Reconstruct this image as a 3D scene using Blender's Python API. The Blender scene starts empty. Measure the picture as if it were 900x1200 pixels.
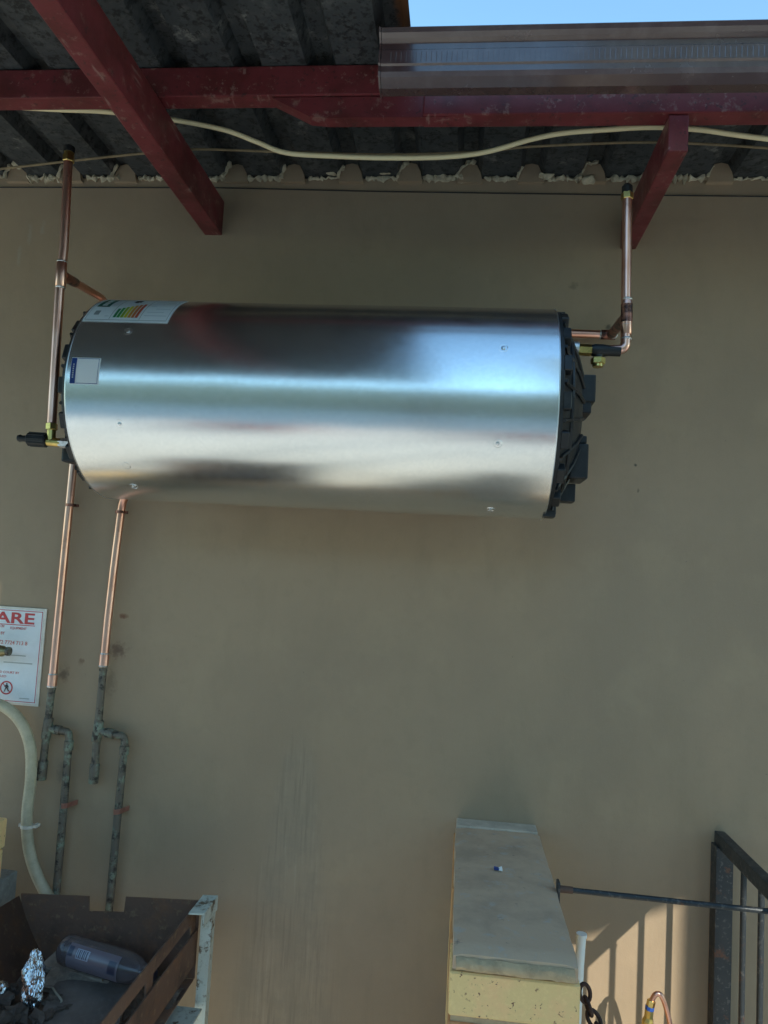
import bpy, bmesh, math, random
from mathutils import Vector, Matrix, noise
random.seed(7)
S = bpy.context.scene
COL = S.collection
# ------------------------------------------------------------------ camera
F, CX, CY = 880.0, 450.0, 600.0                 # focal length and centre in photo pixels (900x1200)
CAM = Vector((0, -2.08, 1.65))                  # X along the wall, -Y out of the wall, Z up
nv = Vector((540 - CX, 675 - CY, F)).normalized()
uv = Vector((0.048, -1, 0)); uv = (uv - nv * uv.dot(nv)).normalized()
rv = nv.cross(uv)
if rv.x < 0: rv = -rv
right = Vector((rv.x, nv.x, uv.x)); down = Vector((rv.y, nv.y, uv.y)); fwd = Vector((rv.z, nv.z, uv.z))
cam = bpy.data.cameras.new('camera'); camo = bpy.data.objects.new('camera', cam); COL.objects.link(camo)
M = Matrix.Identity(4)
for i in range(3):
    M[i][0] = right[i]; M[i][1] = -down[i]; M[i][2] = -fwd[i]; M[i][3] = CAM[i]
camo.matrix_world = M
cam.sensor_fit = 'VERTICAL'; cam.sensor_height = 24; cam.lens = 24 * F / 1200
cam.clip_start = 0.05; cam.clip_end = 500
S.camera = camo
S.render.resolution_x = 768; S.render.resolution_y = 1024
# ------------------------------------------------------------------ light
SUN = Vector((0.67, -1, 0.70)).normalized()     # towards the sun
w = bpy.data.worlds.new('World'); S.world = w; w.use_nodes = True
nt = w.node_tree
sky = nt.nodes.new('ShaderNodeTexSky'); sky.sky_type = 'NISHITA'; sky.sun_disc = False
sky.sun_elevation = math.asin(SUN.z); sky.sun_rotation = math.atan2(SUN.x, SUN.y)
sky.air_density = 1.0; sky.dust_density = 0.0; sky.ozone_density = 1.8
bg = nt.nodes['Background']; tint = nt.nodes.new('ShaderNodeMix'); tint.data_type = 'RGBA'; tint.blend_type = 'MULTIPLY'; tint.inputs[0].default_value = 1   # the photo's sky leans to cyan
nt.links.new(sky.outputs[0], tint.inputs[6]); tint.inputs[7].default_value = (.80, .98, .90, 1)
nt.links.new(tint.outputs[2], bg.inputs[0]); bg.inputs[1].default_value = 0.15
sd = bpy.data.lights.new('sun', 'SUN'); sd.energy = 2.0; sd.angle = math.radians(0.55); sd.color = (1, 0.985, 0.86)
so = bpy.data.objects.new('sun', sd); COL.objects.link(so)
so.rotation_euler = SUN.to_track_quat('Z', 'Y').to_euler(); so.location = (4, -6, 8)
S.view_settings.view_transform = 'Standard'; S.view_settings.look = 'None'
S.view_settings.exposure = 1.57; S.view_settings.gamma = 1

# ------------------------------------------------------------------ helpers
def ray(px, py): return right * (px - CX) + down * (py - CY) + fwd * F
def P(px, py, o):                                # photo pixel on the plane o metres out from the wall
    d = ray(px, py); return CAM + d * ((-o - CAM.y) / d.y)
def PZ(px, py, z):                               # photo pixel on the level plane z
    d = ray(px, py); return CAM + d * ((z - CAM.z) / d.z)
def link(o, parent=None):
    COL.objects.link(o)
    if parent is not None: o.parent = parent
    return o
def tag(o, label=None, cat=None, group=None, kind=None):
    if label: o['label'] = label
    if cat: o['category'] = cat
    if group: o['group'] = group
    if kind: o['kind'] = kind
    return o
def thing(name, label, cat, loc=(0, 0, 0), group=None):
    o = bpy.data.objects.new(name, None); o.location = loc; o.empty_display_size = 0.1; link(o)
    return tag(o, label, cat, group)
def obj(name, bm, mat, parent=None, smooth=False, bevel=0.0, seg=2):
    if bevel:
        bmesh.ops.bevel(bm, geom=[e for e in bm.edges if len(e.link_faces) == 2 and e.calc_face_angle(0) > 0.5],
                        offset=bevel, segments=seg, affect='EDGES', profile=0.6)
    me = bpy.data.meshes.new(name)
    bmesh.ops.recalc_face_normals(bm, faces=bm.faces)
    if parent is not None:                       # meshes are made in world space; bring them into the parent's space
        pm = world(parent)
        bm.transform(pm.inverted())
    bm.to_mesh(me); bm.free(); me.materials.append(mat)
    if smooth:
        for p in me.polygons: p.use_smooth = True
        me.set_sharp_from_angle(angle=math.radians(38))
    o = bpy.data.objects.new(name, me); return link(o, parent)
def world(o):
    m = o.matrix_basis.copy()
    while o.parent: o = o.parent; m = o.matrix_basis @ m
    return m
def V(*a): return Vector(a)
def box(bm, a, b, mat=None):
    a, b = Vector(a), Vector(b)
    lo = V(*(min(a[i], b[i]) for i in range(3))); hi = V(*(max(a[i], b[i]) for i in range(3)))
    r = bmesh.ops.create_cube(bm, size=1)
    for v in r['verts']:
        v.co = V(*(lo[i] + (v.co[i] + .5) * (hi[i] - lo[i]) for i in range(3)))
        if mat: v.co = mat @ v.co
    return r['verts']
def nb(): return bmesh.new()
def bx(a, b): bm = nb(); box(bm, a, b); return bm
def smoothpath(pts, n=8):
    pts = [Vector(p) for p in pts]
    if len(pts) < 3: return pts
    out = []; q = [pts[0] * 2 - pts[1]] + pts + [pts[-1] * 2 - pts[-2]]
    for i in range(1, len(q) - 2):
        p0, p1, p2, p3 = q[i - 1:i + 3]
        for k in range(n):
            t = k / n
            out.append(.5 * ((2 * p1) + (p2 - p0) * t + (2 * p0 - 5 * p1 + 4 * p2 - p3) * t * t + (3 * p1 - p0 - 3 * p2 + p3) * t ** 3))
    out.append(pts[-1]); return out
def rounded(pts, r=0.02, n=5):                   # straight runs joined by bends
    pts = [Vector(p) for p in pts]; out = [pts[0]]
    for i in range(1, len(pts) - 1):
        a, b, c = pts[i - 1:i + 2]
        d1 = (a - b); d2 = (c - b); k = min(r, d1.length * .45, d2.length * .45)
        s = b + d1.normalized() * k; e = b + d2.normalized() * k
        for j in range(n + 1):
            t = j / n; out.append(s * (1 - t) ** 2 + b * 2 * t * (1 - t) + e * t * t)
    out.append(pts[-1]); return out
def tube(bm, pts, r, seg=14, cap=True, wob=0.0):
    pts = [Vector(p) for p in pts]
    rs = r if isinstance(r, (list, tuple)) else [r] * len(pts)
    rings = []; up = None
    for i, p in enumerate(pts):
        t = (pts[min(i + 1, len(pts) - 1)] - pts[max(i - 1, 0)]).normalized()
        if up is None:
            up = t.orthogonal().normalized()
        up = (up - t * up.dot(t)).normalized(); s = t.cross(up)
        ring = []
        for k in range(seg):
            a = 2 * math.pi * k / seg; rr = rs[i]
            if wob: rr *= 1 + wob * noise.noise(p * 40 + V(math.cos(a), math.sin(a), 0))
            ring.append(bm.verts.new(p + (up * math.cos(a) + s * math.sin(a)) * rr))
        rings.append(ring)
    for a, b in zip(rings, rings[1:]):
        for k in range(seg):
            bm.faces.new((a[k], a[(k + 1) % seg], b[(k + 1) % seg], b[k]))
    if cap:
        bm.faces.new(rings[0]); bm.faces.new(rings[-1])
    return bm
def tb(pts, r, seg=14, wob=0.0): return tube(nb(), pts, r, seg, True, wob)
def prism(bm, poly, ext):                        # planar polygon (Vectors) extruded by vector ext
    a = [bm.verts.new(p) for p in poly]; b = [bm.verts.new(Vector(p) + ext) for p in poly]
    n = len(a); bm.faces.new(a); bm.faces.new(b[::-1])
    for i in range(n): bm.faces.new((a[i], b[i], b[(i + 1) % n], a[(i + 1) % n]))
    return bm
def hexnut(a, b, r): return tb([a, a.lerp(b, .08), a.lerp(b, .92), b], [r * .9, r, r, r * .9], 6)
def subdiv_noise(bm, amp, freq, seed=0):
    for v in bm.verts:
        d = noise.noise_vector(v.co * freq + V(seed, seed * 1.7, 0)); v.co += d * amp

# ------------------------------------------------------------------ materials
class Mat:
    def __init__(s, name, base, rough=.5, metal=0., bump=0., bscale=60., var=.0, vscale=8., stretch=(1, 1, 1), coord='pos', spec=.5, rvar=0.):
        s.m = bpy.data.materials.new(name); s.m.use_nodes = True; s.t = s.m.node_tree
        s.b = s.t.nodes['Principled BSDF']
        s.b.inputs['Roughness'].default_value = rough; s.b.inputs['Metallic'].default_value = metal
        s.b.inputs['Specular IOR Level'].default_value = spec
        g = s.n('ShaderNodeNewGeometry') if coord == 'pos' else s.n('ShaderNodeTexCoord')
        s.co = g.outputs['Position'] if coord == 'pos' else g.outputs['Object']
        mp = s.n('ShaderNodeMapping'); mp.inputs['Scale'].default_value = stretch; s.l(s.co, mp.inputs[0]); s.mp = mp.outputs[0]
        s.base = s.rgb(base)
        if var:
            k = s.noise(vscale, 5, .6); s.base = s.mix(s.base, tuple(c * (1 - var) for c in base), s.ramp(k, .35, .7))
            k = s.noise(vscale * 6, 4, .6); s.base = s.mix(s.base, tuple(min(1, c * (1 + var * .6)) for c in base), s.ramp(k, .5, .85))
        if rvar:
            k = s.noise(vscale * 2.3, 4, .6)
            mr = s.n('ShaderNodeMapRange'); s.l(k, mr.inputs[0]); mr.inputs[1].default_value = .3; mr.inputs[2].default_value = .7
            mr.inputs[3].default_value = max(0, rough - rvar); mr.inputs[4].default_value = min(1, rough + rvar); s.l(mr.outputs[0], s.b.inputs['Roughness'])
        if bump: s.bump(s.noise(bscale, 6, .6), bump)
    def n(s, t): return s.t.nodes.new(t)
    def l(s, a, b): s.t.links.new(a, b)
    def rgb(s, c):
        r = s.n('ShaderNodeRGB'); r.outputs[0].default_value = (*c[:3], 1); return r.outputs[0]
    def noise(s, scale, detail=4, rough=.5, co=None):
        x = s.n('ShaderNodeTexNoise'); x.inputs['Scale'].default_value = scale; x.inputs['Detail'].default_value = detail
        x.inputs['Roughness'].default_value = rough; s.l(co or s.mp, x.inputs['Vector']); return x.outputs[0]
    def ramp(s, v, a, b, inv=False):
        r = s.n('ShaderNodeMapRange'); r.interpolation_type = 'SMOOTHSTEP'; s.l(v, r.inputs[0]); r.inputs[1].default_value = a; r.inputs[2].default_value = b
        if inv: r.inputs[3].default_value = 1; r.inputs[4].default_value = 0
        return r.outputs[0]
    def math(s, op, a, b=None):
        r = s.n('ShaderNodeMath'); r.operation = op
        for i, x in enumerate((a, b)):
            if x is None: continue
            if isinstance(x, (int, float)): r.inputs[i].default_value = x
            else: s.l(x, r.inputs[i])
        return r.outputs[0]
    def mix(s, a, b, f):
        r = s.n('ShaderNodeMix'); r.data_type = 'RGBA'
        if isinstance(f, (int, float)): r.inputs[0].default_value = f
        else: s.l(f, r.inputs[0])
        for i, x in ((6, a), (7, b)):
            if isinstance(x, tuple): r.inputs[i].default_value = (*x[:3], 1)
            else: s.l(x, r.inputs[i])
        return r.outputs[2]
    def bump(s, h, strength, dist=.002):
        r = s.n('ShaderNodeBump'); r.inputs['Strength'].default_value = strength; r.inputs['Distance'].default_value = dist
        s.l(h, r.inputs['Height'])
        if s.b.inputs['Normal'].is_linked: s.l(s.b.inputs['Normal'].links[0].from_socket, r.inputs['Normal'])
        s.l(r.outputs[0], s.b.inputs['Normal'])
    def spot(s, c, rad, col, amt=1., sx=1., sz=1., nscale=30):   # an irregular mark at a place on the surface
        v = s.n('ShaderNodeVectorMath'); v.operation = 'SUBTRACT'; s.l(s.co, v.inputs[0]); v.inputs[1].default_value = c
        v2 = s.n('ShaderNodeVectorMath'); v2.operation = 'MULTIPLY'; s.l(v.outputs[0], v2.inputs[0]); v2.inputs[1].default_value = (1 / sx, 1, 1 / sz)
        ln = s.n('ShaderNodeVectorMath'); ln.operation = 'LENGTH'; s.l(v2.outputs[0], ln.inputs[0])
        k = s.noise(nscale, 6, .7)
        d = s.math('ADD', ln.outputs['Value'], s.math('MULTIPLY', s.math('SUBTRACT', k, .5), rad * 2.4))
        s.base = s.mix(s.base, col, s.math('MULTIPLY', s.ramp(d, rad * .1, rad, True), amt))
    def random(s):
        o = s.n('ShaderNodeObjectInfo'); return o.outputs['Random']
    def done(s):
        s.l(s.base, s.b.inputs['Base Color']); return s.m
def mat(*a, **k): return Mat(*a, **k).done()

# house wall paint
m = Mat('wall_paint', (.336, .242, .158), .62, bump=.12, bscale=220, spec=.35)
mpw = m.n('ShaderNodeMapping'); mpw.inputs['Scale'].default_value = (9, 1, 3.2); mpw.inputs['Rotation'].default_value = (0, .5, 0); m.l(m.co, mpw.inputs[0])
k = m.noise(1.6, 5, .55); m.base = m.mix(m.base, (.292, .212, .142), m.ramp(k, .40, .68))
k = m.noise(5, 5, .6); m.base = m.mix(m.base, (.365, .268, .172), m.math('MULTIPLY', m.ramp(k, .48, .70), .5))

k = m.noise(1.3, 6, .62, mpw.outputs[0]); m.base = m.mix(m.base, (.280, .206, .134), m.math('MULTIPLY', m.ramp(k, .50, .66), .35))
k = m.noise(24, 5, .65); m.base = m.mix(m.base, (.292, .215, .140), m.math('MULTIPLY', m.ramp(k, .50, .68), .4))
k = m.noise(85, 3, .6); m.base = m.mix(m.base, (.15, .12, .09), m.math('MULTIPLY', m.ramp(k, .70, .76), .6))
k = m.noise(300, 3, .6); m.base = m.mix(m.base, (.40, .31, .21), m.math('MULTIPLY', m.ramp(k, .56, .74), .35))
m.bump(m.noise(7, 3, .5), .35, .006); m.bump(m.noise(2.2, 4, .6, mpw.outputs[0]), .30, .003); m.bump(m.noise(38, 4, .6), .25, .0015)                        # trowel waves in the plaster
# rain streaks low on the wall
sp = m.n('ShaderNodeSeparateXYZ'); m.l(m.co, sp.inputs[0])
c0 = P(350, 900, 0); c1 = P(345, 1190, 0)
mp2 = m.n('ShaderNodeMapping'); mp2.inputs['Scale'].default_value = (95, 1, 5.5); m.l(m.co, mp2.inputs[0])
st = m.noise(1.0, 5, .62, mp2.outputs[0])
top = P(350, 845, 0).z
hgt = m.math('SUBTRACT', top, sp.outputs['Z'])
wid = m.math('ADD', m.math('MULTIPLY', hgt, .16), .035)
dx = m.math('ABSOLUTE', m.math('SUBTRACT', sp.outputs['X'], m.math('ADD', m.math('MULTIPLY', hgt, .0), c0.x)))
rel = m.math('DIVIDE', dx, wid)
mask = m.math('MULTIPLY', m.ramp(rel, .45, 1.15, True), m.ramp(hgt, 0.0, .12))
m.base = m.mix(m.base, (.175, .130, .088), m.math('MULTIPLY', mask, m.math('MULTIPLY', m.ramp(st, .46, .72), .7)))
m.base = m.mix(m.base, (.42, .33, .235), m.math('MULTIPLY', mask, m.math('MULTIPLY', m.ramp(st, .33, .44, True), .5)))
kb = m.noise(16, 5, .65); m.base = m.mix(m.base, (.235, .178, .122), m.math('MULTIPLY', mask, m.math('MULTIPLY', m.ramp(kb, .42, .62), .5)))
m.base = m.mix(m.base, (.30, .24, .175), m.math('MULTIPLY', mask, .3))
# broad dirty washes low on the wall
mp3 = m.n('ShaderNodeMapping'); mp3.inputs['Scale'].default_value = (14, 1, 2.2); m.l(m.co, mp3.inputs[0])
k = m.noise(1.0, 4, .6, mp3.outputs[0])
m.base = m.mix(m.base, (.24, .185, .125), m.math('MULTIPLY', m.ramp(sp.outputs['Z'], .45, .95, True), m.math('MULTIPLY', m.ramp(k, .48, .7), .3)))
for (x, y, r, c, a, sx, sz) in ((145, 722, .012, (.16, .06, .03), .8, 1.6, .8), (138, 762, .030, (.10, .05, .035), .7, 1.2, 1), (75, 790, .022, (.10, .06, .04), .7, 1, 1.4),
                        (745, 545, .006, (.04, .04, .03), .9, 1, 1), (748, 575, .004, (.08, .07, .05), .6, 1, 2), (672, 335, .016, (.10, .09, .06), .5, 1, 1), (95, 775, .012, (.14, .07, .04), .6, 1, 1),
                        (713, 383, .012, (.06, .05, .04), .8, 1, 1), (343, 245, .012, (.30, .22, .14), .6, 2, .7), (72, 905, .02, (.15, .13, .1), .5, 1, 2), (128, 800, .03, (.16, .11, .07), .5, 1, 1.6)):
    m.spot(P(x, y, 0), r, c, a, sx, sz, 55)
# pale scuffs up under the roof at the left
for (x, y) in ((35, 275), (22, 300), (50, 268)):
    m.spot(P(x, y, 0), .02, (.36, .34, .28), .35, .5, 2.2, 40)
WALL = m.done()

m = Mat('roof_steel', (.050, .053, .055), .55, .15, bump=.15, bscale=90, spec=.3)
k = m.noise(18, 6, .65); m.base = m.mix(m.base, (.085, .085, .082), m.ramp(k, .45, .7))
k = m.noise(60, 5, .7); m.base = m.mix(m.base, (.022, .022, .022), m.ramp(k, .48, .62))
k = m.noise(9, 6, .75); m.base = m.mix(m.base, (.22, .21, .19), m.math('MULTIPLY', m.ramp(k, .60, .68), .6))
sp = m.n('ShaderNodeSeparateXYZ'); m.l(m.co, sp.inputs[0])
edge = m.math('ADD', m.math('MULTIPLY', m.math('ABSOLUTE', m.math('SUBTRACT', sp.outputs['X'], -.175)), 1.), m.math('MULTIPLY', m.noise(30, 5, .7), .05))
m.base = m.mix(m.base, (.13, .055, .025), m.math('MULTIPLY', m.ramp(edge, .03, .05, True), m.ramp(sp.outputs['Y'], -.5, -.44, True)))
ROOF = m.done()

m = Mat('red_oxide_paint', (.150, .026, .030), .42, bump=.15, bscale=70, spec=.4, rvar=.1)
k = m.noise(10, 6, .6); m.base = m.mix(m.base, (.095, .018, .018), m.ramp(k, .42, .7))
k = m.noise(26, 6, .72); m.base = m.mix(m.base, (.26, .16, .13), m.math('MULTIPLY', m.ramp(k, .57, .66), .5))
k = m.noise(70, 6, .7); m.base = m.mix(m.base, (.04, .02, .018), m.math('MULTIPLY', m.ramp(k, .57, .66), .7))
mps = m.n('ShaderNodeMapping'); mps.inputs['Scale'].default_value = (60, 9, 60); m.l(m.co, mps.inputs[0])
k = m.noise(1, 5, .6, mps.outputs[0]); m.base = m.mix(m.base, (.30, .20, .17), m.math('MULTIPLY', m.ramp(k, .62, .70), .45))
RED = m.done()
m = Mat('gutter_paint', (.062, .032, .033), .22, bump=.03, bscale=60, spec=.55, rvar=.08)
k = m.noise(12, 5, .6); m.base = m.mix(m.base, (.095, .060, .060), m.ramp(k, .45, .75)); m.b.inputs['Coat Weight'].default_value = .6; m.b.inputs['Coat Roughness'].default_value = .15
GUT = m.done()
MORTAR = mat('mortar', (.50, .43, .31), .9, bump=.6, bscale=160, var=.35, vscale=30, spec=.2)

m = Mat('galvanised_steel', (.76, .76, .75), .24, 1., spec=.5, coord='obj', rvar=.02, vscale=20)
vo = m.n('ShaderNodeTexVoronoi'); vo.inputs['Scale'].default_value = 170; m.l(m.mp, vo.inputs['Vector'])
hs = m.n('ShaderNodeSeparateColor'); m.l(vo.outputs['Color'], hs.inputs[0])
m.base = m.mix(m.base, (.66, .67, .67), m.math('MULTIPLY', hs.outputs[0], .45))
k = m.noise(500, 2, .5); m.bump(k, .10, .0004)
mpx = m.n('ShaderNodeMapping'); mpx.inputs['Scale'].default_value = (2.5, 30, 30); m.l(m.co, mpx.inputs[0])
m.bump(m.noise(1, 3, .5, mpx.outputs[0]), .10, .0012)
k = m.noise(9, 6, .7); m.base = m.mix(m.base, (.66, .66, .66), m.math('MULTIPLY', m.ramp(k, .6, .75), .4))
GALV = m.done()
EDGE = mat('steel_edge', (.7, .7, .7), .3, 1.)
m = Mat('black_plastic', (.014, .014, .015), .42, bump=.1, bscale=300, spec=.35, rvar=.1)
k = m.noise(30, 6, .7); m.base = m.mix(m.base, (.05, .046, .042), m.math('MULTIPLY', m.ramp(k, .5, .75), .6)); BLK = m.done()
m = Mat('copper', (.80, .46, .36), .30, 1.)
k = m.noise(9, 3, .5); m.base = m.mix(m.base, (.66, .33, .24), m.ramp(k, .42, .72))
k = m.noise(40, 3, .5); m.base = m.mix(m.base, (.45, .22, .16), m.math('MULTIPLY', m.ramp(k, .66, .76), .5)); COP = m.done()
m = Mat('scorched_copper', (.34, .15, .11), .42, .9, bump=.1, bscale=150)
k = m.noise(30, 6, .65); m.base = m.mix(m.base, (.05, .03, .028), m.ramp(k, .42, .6)); BURN = m.done()
SOLDER = mat('solder', (.72, .70, .68), .35, .9, bump=.4, bscale=300, var=.3, vscale=80)
m = Mat('weathered_copper', (.135, .112, .088), .6, .25, bump=.4, bscale=120)
k = m.noise(24, 6, .7); m.base = m.mix(m.base, (.26, .34, .26), m.math('MULTIPLY', m.ramp(k, .48, .64), .6))
k = m.noise(45, 6, .7); m.base = m.mix(m.base, (.035, .03, .026), m.ramp(k, .52, .62)); OLD = m.done()
BRASS = mat('brass', (.62, .46, .16), .30, 1., bump=.1, bscale=200, var=.3, vscale=50)
PINK = mat('pink_copper_strap', (.52, .25, .19), .55, .35, var=.2, vscale=60, bump=.1)
m = Mat('hose_plastic', (.50, .43, .30), .5, bump=.1, bscale=200, var=.2, vscale=30, spec=.4)
k = m.noise(12, 5, .7); m.base = m.mix(m.base, (.26, .23, .16), m.math('MULTIPLY', m.ramp(k, .5, .75), .7)); HOSE = m.done()
m = Mat('cream_cable', (.80, .66, .40), .5, spec=.3)
k = m.noise(30, 5, .7); m.base = m.mix(m.base, (.13, .04, .025), m.ramp(k, .69, .73)); CABLE = m.done()
BROWNCABLE = mat('brown_cable', (.24, .17, .09), .6, var=.3, vscale=30)
BLACKWIRE = mat('black_wire', (.02, .02, .02), .7)
SIGNW = mat('sign_white', (.74, .76, .78), .42, var=.08, vscale=20)
SIGNE = mat('sign_edge', (.70, .64, .56), .5, var=.15, vscale=40)
REDINK = mat('red_ink', (.56, .06, .06), .5, var=.15, vscale=120)
PINKINK = mat('faded_red_ink', (.60, .17, .15), .5)
BLACKINK = mat('black_ink', (.05, .045, .05), .5)
GREYINK = mat('grey_ink', (.36, .38, .38), .5)
def brickmat(n, base, alt, seed):
    m = Mat(n, base, .85, bump=.5, bscale=110, spec=.2)
    r = m.random(); m.base = m.mix(m.base, tuple(c * .82 for c in base), r)
    k = m.noise(13 + seed, 4, .6); m.base = m.mix(m.base, alt, m.math('MULTIPLY', m.ramp(k, .46, .66), .65))
    k = m.noise(140, 4, .6); m.base = m.mix(m.base, tuple(min(1, c * 1.25) for c in base), m.math('MULTIPLY', m.ramp(k, .5, .7), .15))
    k = m.noise(34, 2, .5); k2 = m.noise(150, 3, .55)
    m.base = m.mix(m.base, (.15, .055, .045), m.math('MULTIPLY', m.ramp(k2, .61, .68), m.ramp(k, .46, .62)))
    return m.done()
BRICK = brickmat('yellow_brick', (.88, .60, .27), (.82, .47, .23), 0); BRICKO = brickmat('orange_brick', (.58, .30, .13), (.52, .22, .10), 2)
m = Mat('pier_mortar', (.44, .325, .20), .9, bump=.7, bscale=140, var=.3, vscale=25, spec=.2); PIERM = m.done()
m = Mat('coping_cement', (.55, .385, .262), .80, bump=.45, bscale=90, spec=.25)
k = m.noise(7, 6, .65); m.base = m.mix(m.base, (.41, .295, .205), m.ramp(k, .4, .7))
k = m.noise(26, 6, .7); m.base = m.mix(m.base, (.46, .41, .36), m.math('MULTIPLY', m.ramp(k, .54, .68), .6))
k = m.noise(16, 6, .8); m.base = m.mix(m.base, (.14, .12, .10), m.math('MULTIPLY', m.ramp(k, .60, .70), .8))
k = m.noise(150, 3, .6); m.base = m.mix(m.base, (.6, .58, .54), m.math('MULTIPLY', m.ramp(k, .72, .76), .6)); COPE = m.done()
COPE2 = mat('coping_pale', (.56, .46, .36), .8, bump=.5, bscale=90, var=.25, vscale=14)
m = Mat('black_iron', (.028, .032, .036), .42, .3, bump=.3, bscale=110, rvar=.1)
k = m.noise(22, 6, .7); m.base = m.mix(m.base, (.14, .055, .028), m.math('MULTIPLY', m.ramp(k, .57, .67), .8))
k = m.noise(90, 4, .7); m.base = m.mix(m.base, (.13, .12, .11), m.math('MULTIPLY', m.ramp(k, .55, .64), .6)); IRON = m.done()
m = Mat('rusty_steel', (.150, .085, .060), .72, .25, bump=.5, bscale=90, spec=.35)
k = m.noise(14, 6, .68); m.base = m.mix(m.base, (.21, .100, .055), m.ramp(k, .48, .68))
k = m.noise(6, 6, .65); m.base = m.mix(m.base, (.065, .043, .034), m.ramp(k, .48, .70))
k = m.noise(45, 5, .7); m.base = m.mix(m.base, (.28, .18, .10), m.math('MULTIPLY', m.ramp(k, .56, .66), .5)); RUST = m.done()
m = Mat('chipped_white_paint', (.50, .53, .47), .55, bump=.3, bscale=100)
k = m.noise(20, 6, .75); m.base = m.mix(m.base, (.12, .075, .04), m.ramp(k, .53, .62))
k = m.noise(50, 5, .7); m.base = m.mix(m.base, (.30, .30, .25), m.ramp(k, .52, .7)); WPAINT = m.done()
ASH = mat('ash', (.17, .12, .09), .95, bump=1., bscale=60, var=.6, vscale=30)
CHAR = mat('charred_wood', (.10, .072, .056), .85, bump=.6, bscale=60, var=.5, vscale=24)
SLATE = mat('sooty_slate', (.145, .115, .10), .7, bump=.3, bscale=70, var=.35, vscale=14)
WOOD = mat('half_burnt_wood', (.30, .235, .185), .85, bump=.5, bscale=50, var=.5, vscale=20)
ORANGE = mat('dry_leaf', (.30, .15, .03), .8, var=.4, vscale=60)
FOIL = mat('aluminium_foil', (.66, .66, .66), .26, 1.)
m = Mat('bottle_plastic', (.18, .145, .15), .14, 0, spec=.6, coord='obj')
m.b.inputs['Transmission Weight'].default_value = .55; m.b.inputs['IOR'].default_value = 1.4; PET = m.done()
BLAB = mat('bottle_label_blue', (.15, .12, .14), .25, spec=.6)
BLAB2 = mat('bottle_label_white', (.30, .30, .36), .3)
BLAB3 = mat('bottle_label_navy', (.035, .035, .06), .3)
PVC = mat('white_pvc', (.78, .78, .74), .35)
CHAIN = mat('rusty_chain', (.060, .030, .024), .7, .3, bump=.4, var=.5, vscale=60)
LABW = mat('label_white', (.86, .88, .90), .4)
LABL = mat('label_pale', (.62, .66, .70), .4)
def flat(n, c): return mat(n, c, .45)
LABG = flat('label_green', (.01, .13, .085)); BAR = [flat('label_bar_%s' % n, c) for n, c in (('green', (.0, .22, .08)), ('mid_green', (.03, .33, .07)), ('lime', (.33, .48, .02)),
      ('yellow', (.78, .66, .02)), ('amber', (.75, .36, .05)), ('orange', (.70, .20, .06)), ('red', (.62, .10, .05)))]
NAVY = flat('sticker_blue', (.015, .06, .27)); STICK = flat('sticker_white', (.86, .87, .88))
CONC = mat('yard_concrete', (.80, .755, .665), .85, bump=.4, bscale=60, var=.25, vscale=1.2)
CREAM = mat('cream_plaster', (.62, .56, .44), .8, bump=.3, bscale=80, var=.12, vscale=1.5)
CRATE = mat('red_crate_plastic', (.50, .03, .03), .4)
SCREEN = mat('blocker_steel', (.55, .52, .46), .5, .3, var=.2, vscale=3)  # sheets of the added sun blocker behind the camera
CBLOCK = mat('concrete_block', (.22, .22, .20), .9, bump=.7, bscale=90, var=.35, vscale=20)
HEDGE = mat('hedge_leaf', (.32, .33, .25), .7, var=.4, vscale=6)

# ------------------------------------------------------------------ setting
ZR = P(450, 208, 0).z                            # underside of the roof pans at the wall
g = obj('ground', bx((-60, -60, -.3), (60, 30, 0)), CONC); tag(g, kind='structure')
hw = thing('house_wall', 'grey-brown plastered house wall with rain streaks, behind the water heater', 'wall')
obj('plaster_face', bx((-6, 0, 0), (6, .23, ZR - .004)), WALL, hw)

# ------------------------------------------------------------------ roof
GX = -.165                                       # where the deep roof on the left stops
roof = thing('lean_to_roof', 'dark ribbed steel roof on red-painted timbers, above the wall', 'roof')
PITCH = .1715
fp = PZ(200, 78, ZR); pur_o = -fp.y              # purlin front, height and depth read from the photo
pz = P(200, 113, pur_o).z; pb = -PZ(200, 128, pz).y
def sheet(x0, n, o0, o1, dz=0.0):
    prof = []
    for i in range(n):
        b = x0 + i * PITCH
        prof += [(b, 0), (b + .103, 0), (b + .118, .036), (b + .1565, .036)]
    prof += [(x0 + n * PITCH + .006, 0)]
    bm = nb(); ys = [-o0 - (o0 * 0) - k * (o1 - o0) / 6 for k in range(7)]
    lo = [[bm.verts.new((x, y, ZR + dz + z)) for x, z in prof] for y in ys]
    hi = [[bm.verts.new((x, y, ZR + dz + z + .0012)) for x, z in prof] for y in ys]
    for a in range(6):
        for i in range(len(prof) - 1):
            bm.faces.new((lo[a][i], lo[a][i + 1], lo[a + 1][i + 1], lo[a + 1][i]))
            bm.faces.new((hi[a][i], hi[a + 1][i], hi[a + 1][i + 1], hi[a][i + 1]))
    for row in (0, 6):
        for i in range(len(prof) - 1): bm.faces.new((lo[row][i], lo[row][i + 1], hi[row][i + 1], hi[row][i]))
    for i in (0, len(prof) - 1):
        for a in range(6): bm.faces.new((lo[a][i], lo[a + 1][i], hi[a + 1][i], hi[a][i]))
    return obj('roof_sheet', bm, ROOF, roof)
x = GX
RX0 = x - 4 * PITCH * 6
for k in range(4): sheet(x - 4 * PITCH * (k + 1), 4, -.24, 2.75, .0016 * (k % 2))
for k in range(6): sheet(x + 4 * PITCH * k, 4, -.24, .530, .0016 * ((k + 1) % 2))
def timber(name, a, b, par=roof): return obj(name, bx(a, b), RED, par, bevel=.003)
pz2 = P(720, 137, pur_o - .012).z                # the right-hand length sits a little lower
timber('purlin', (-4.4, -pur_o, pz), (GX + .03, -pb, ZR - .002))
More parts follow.
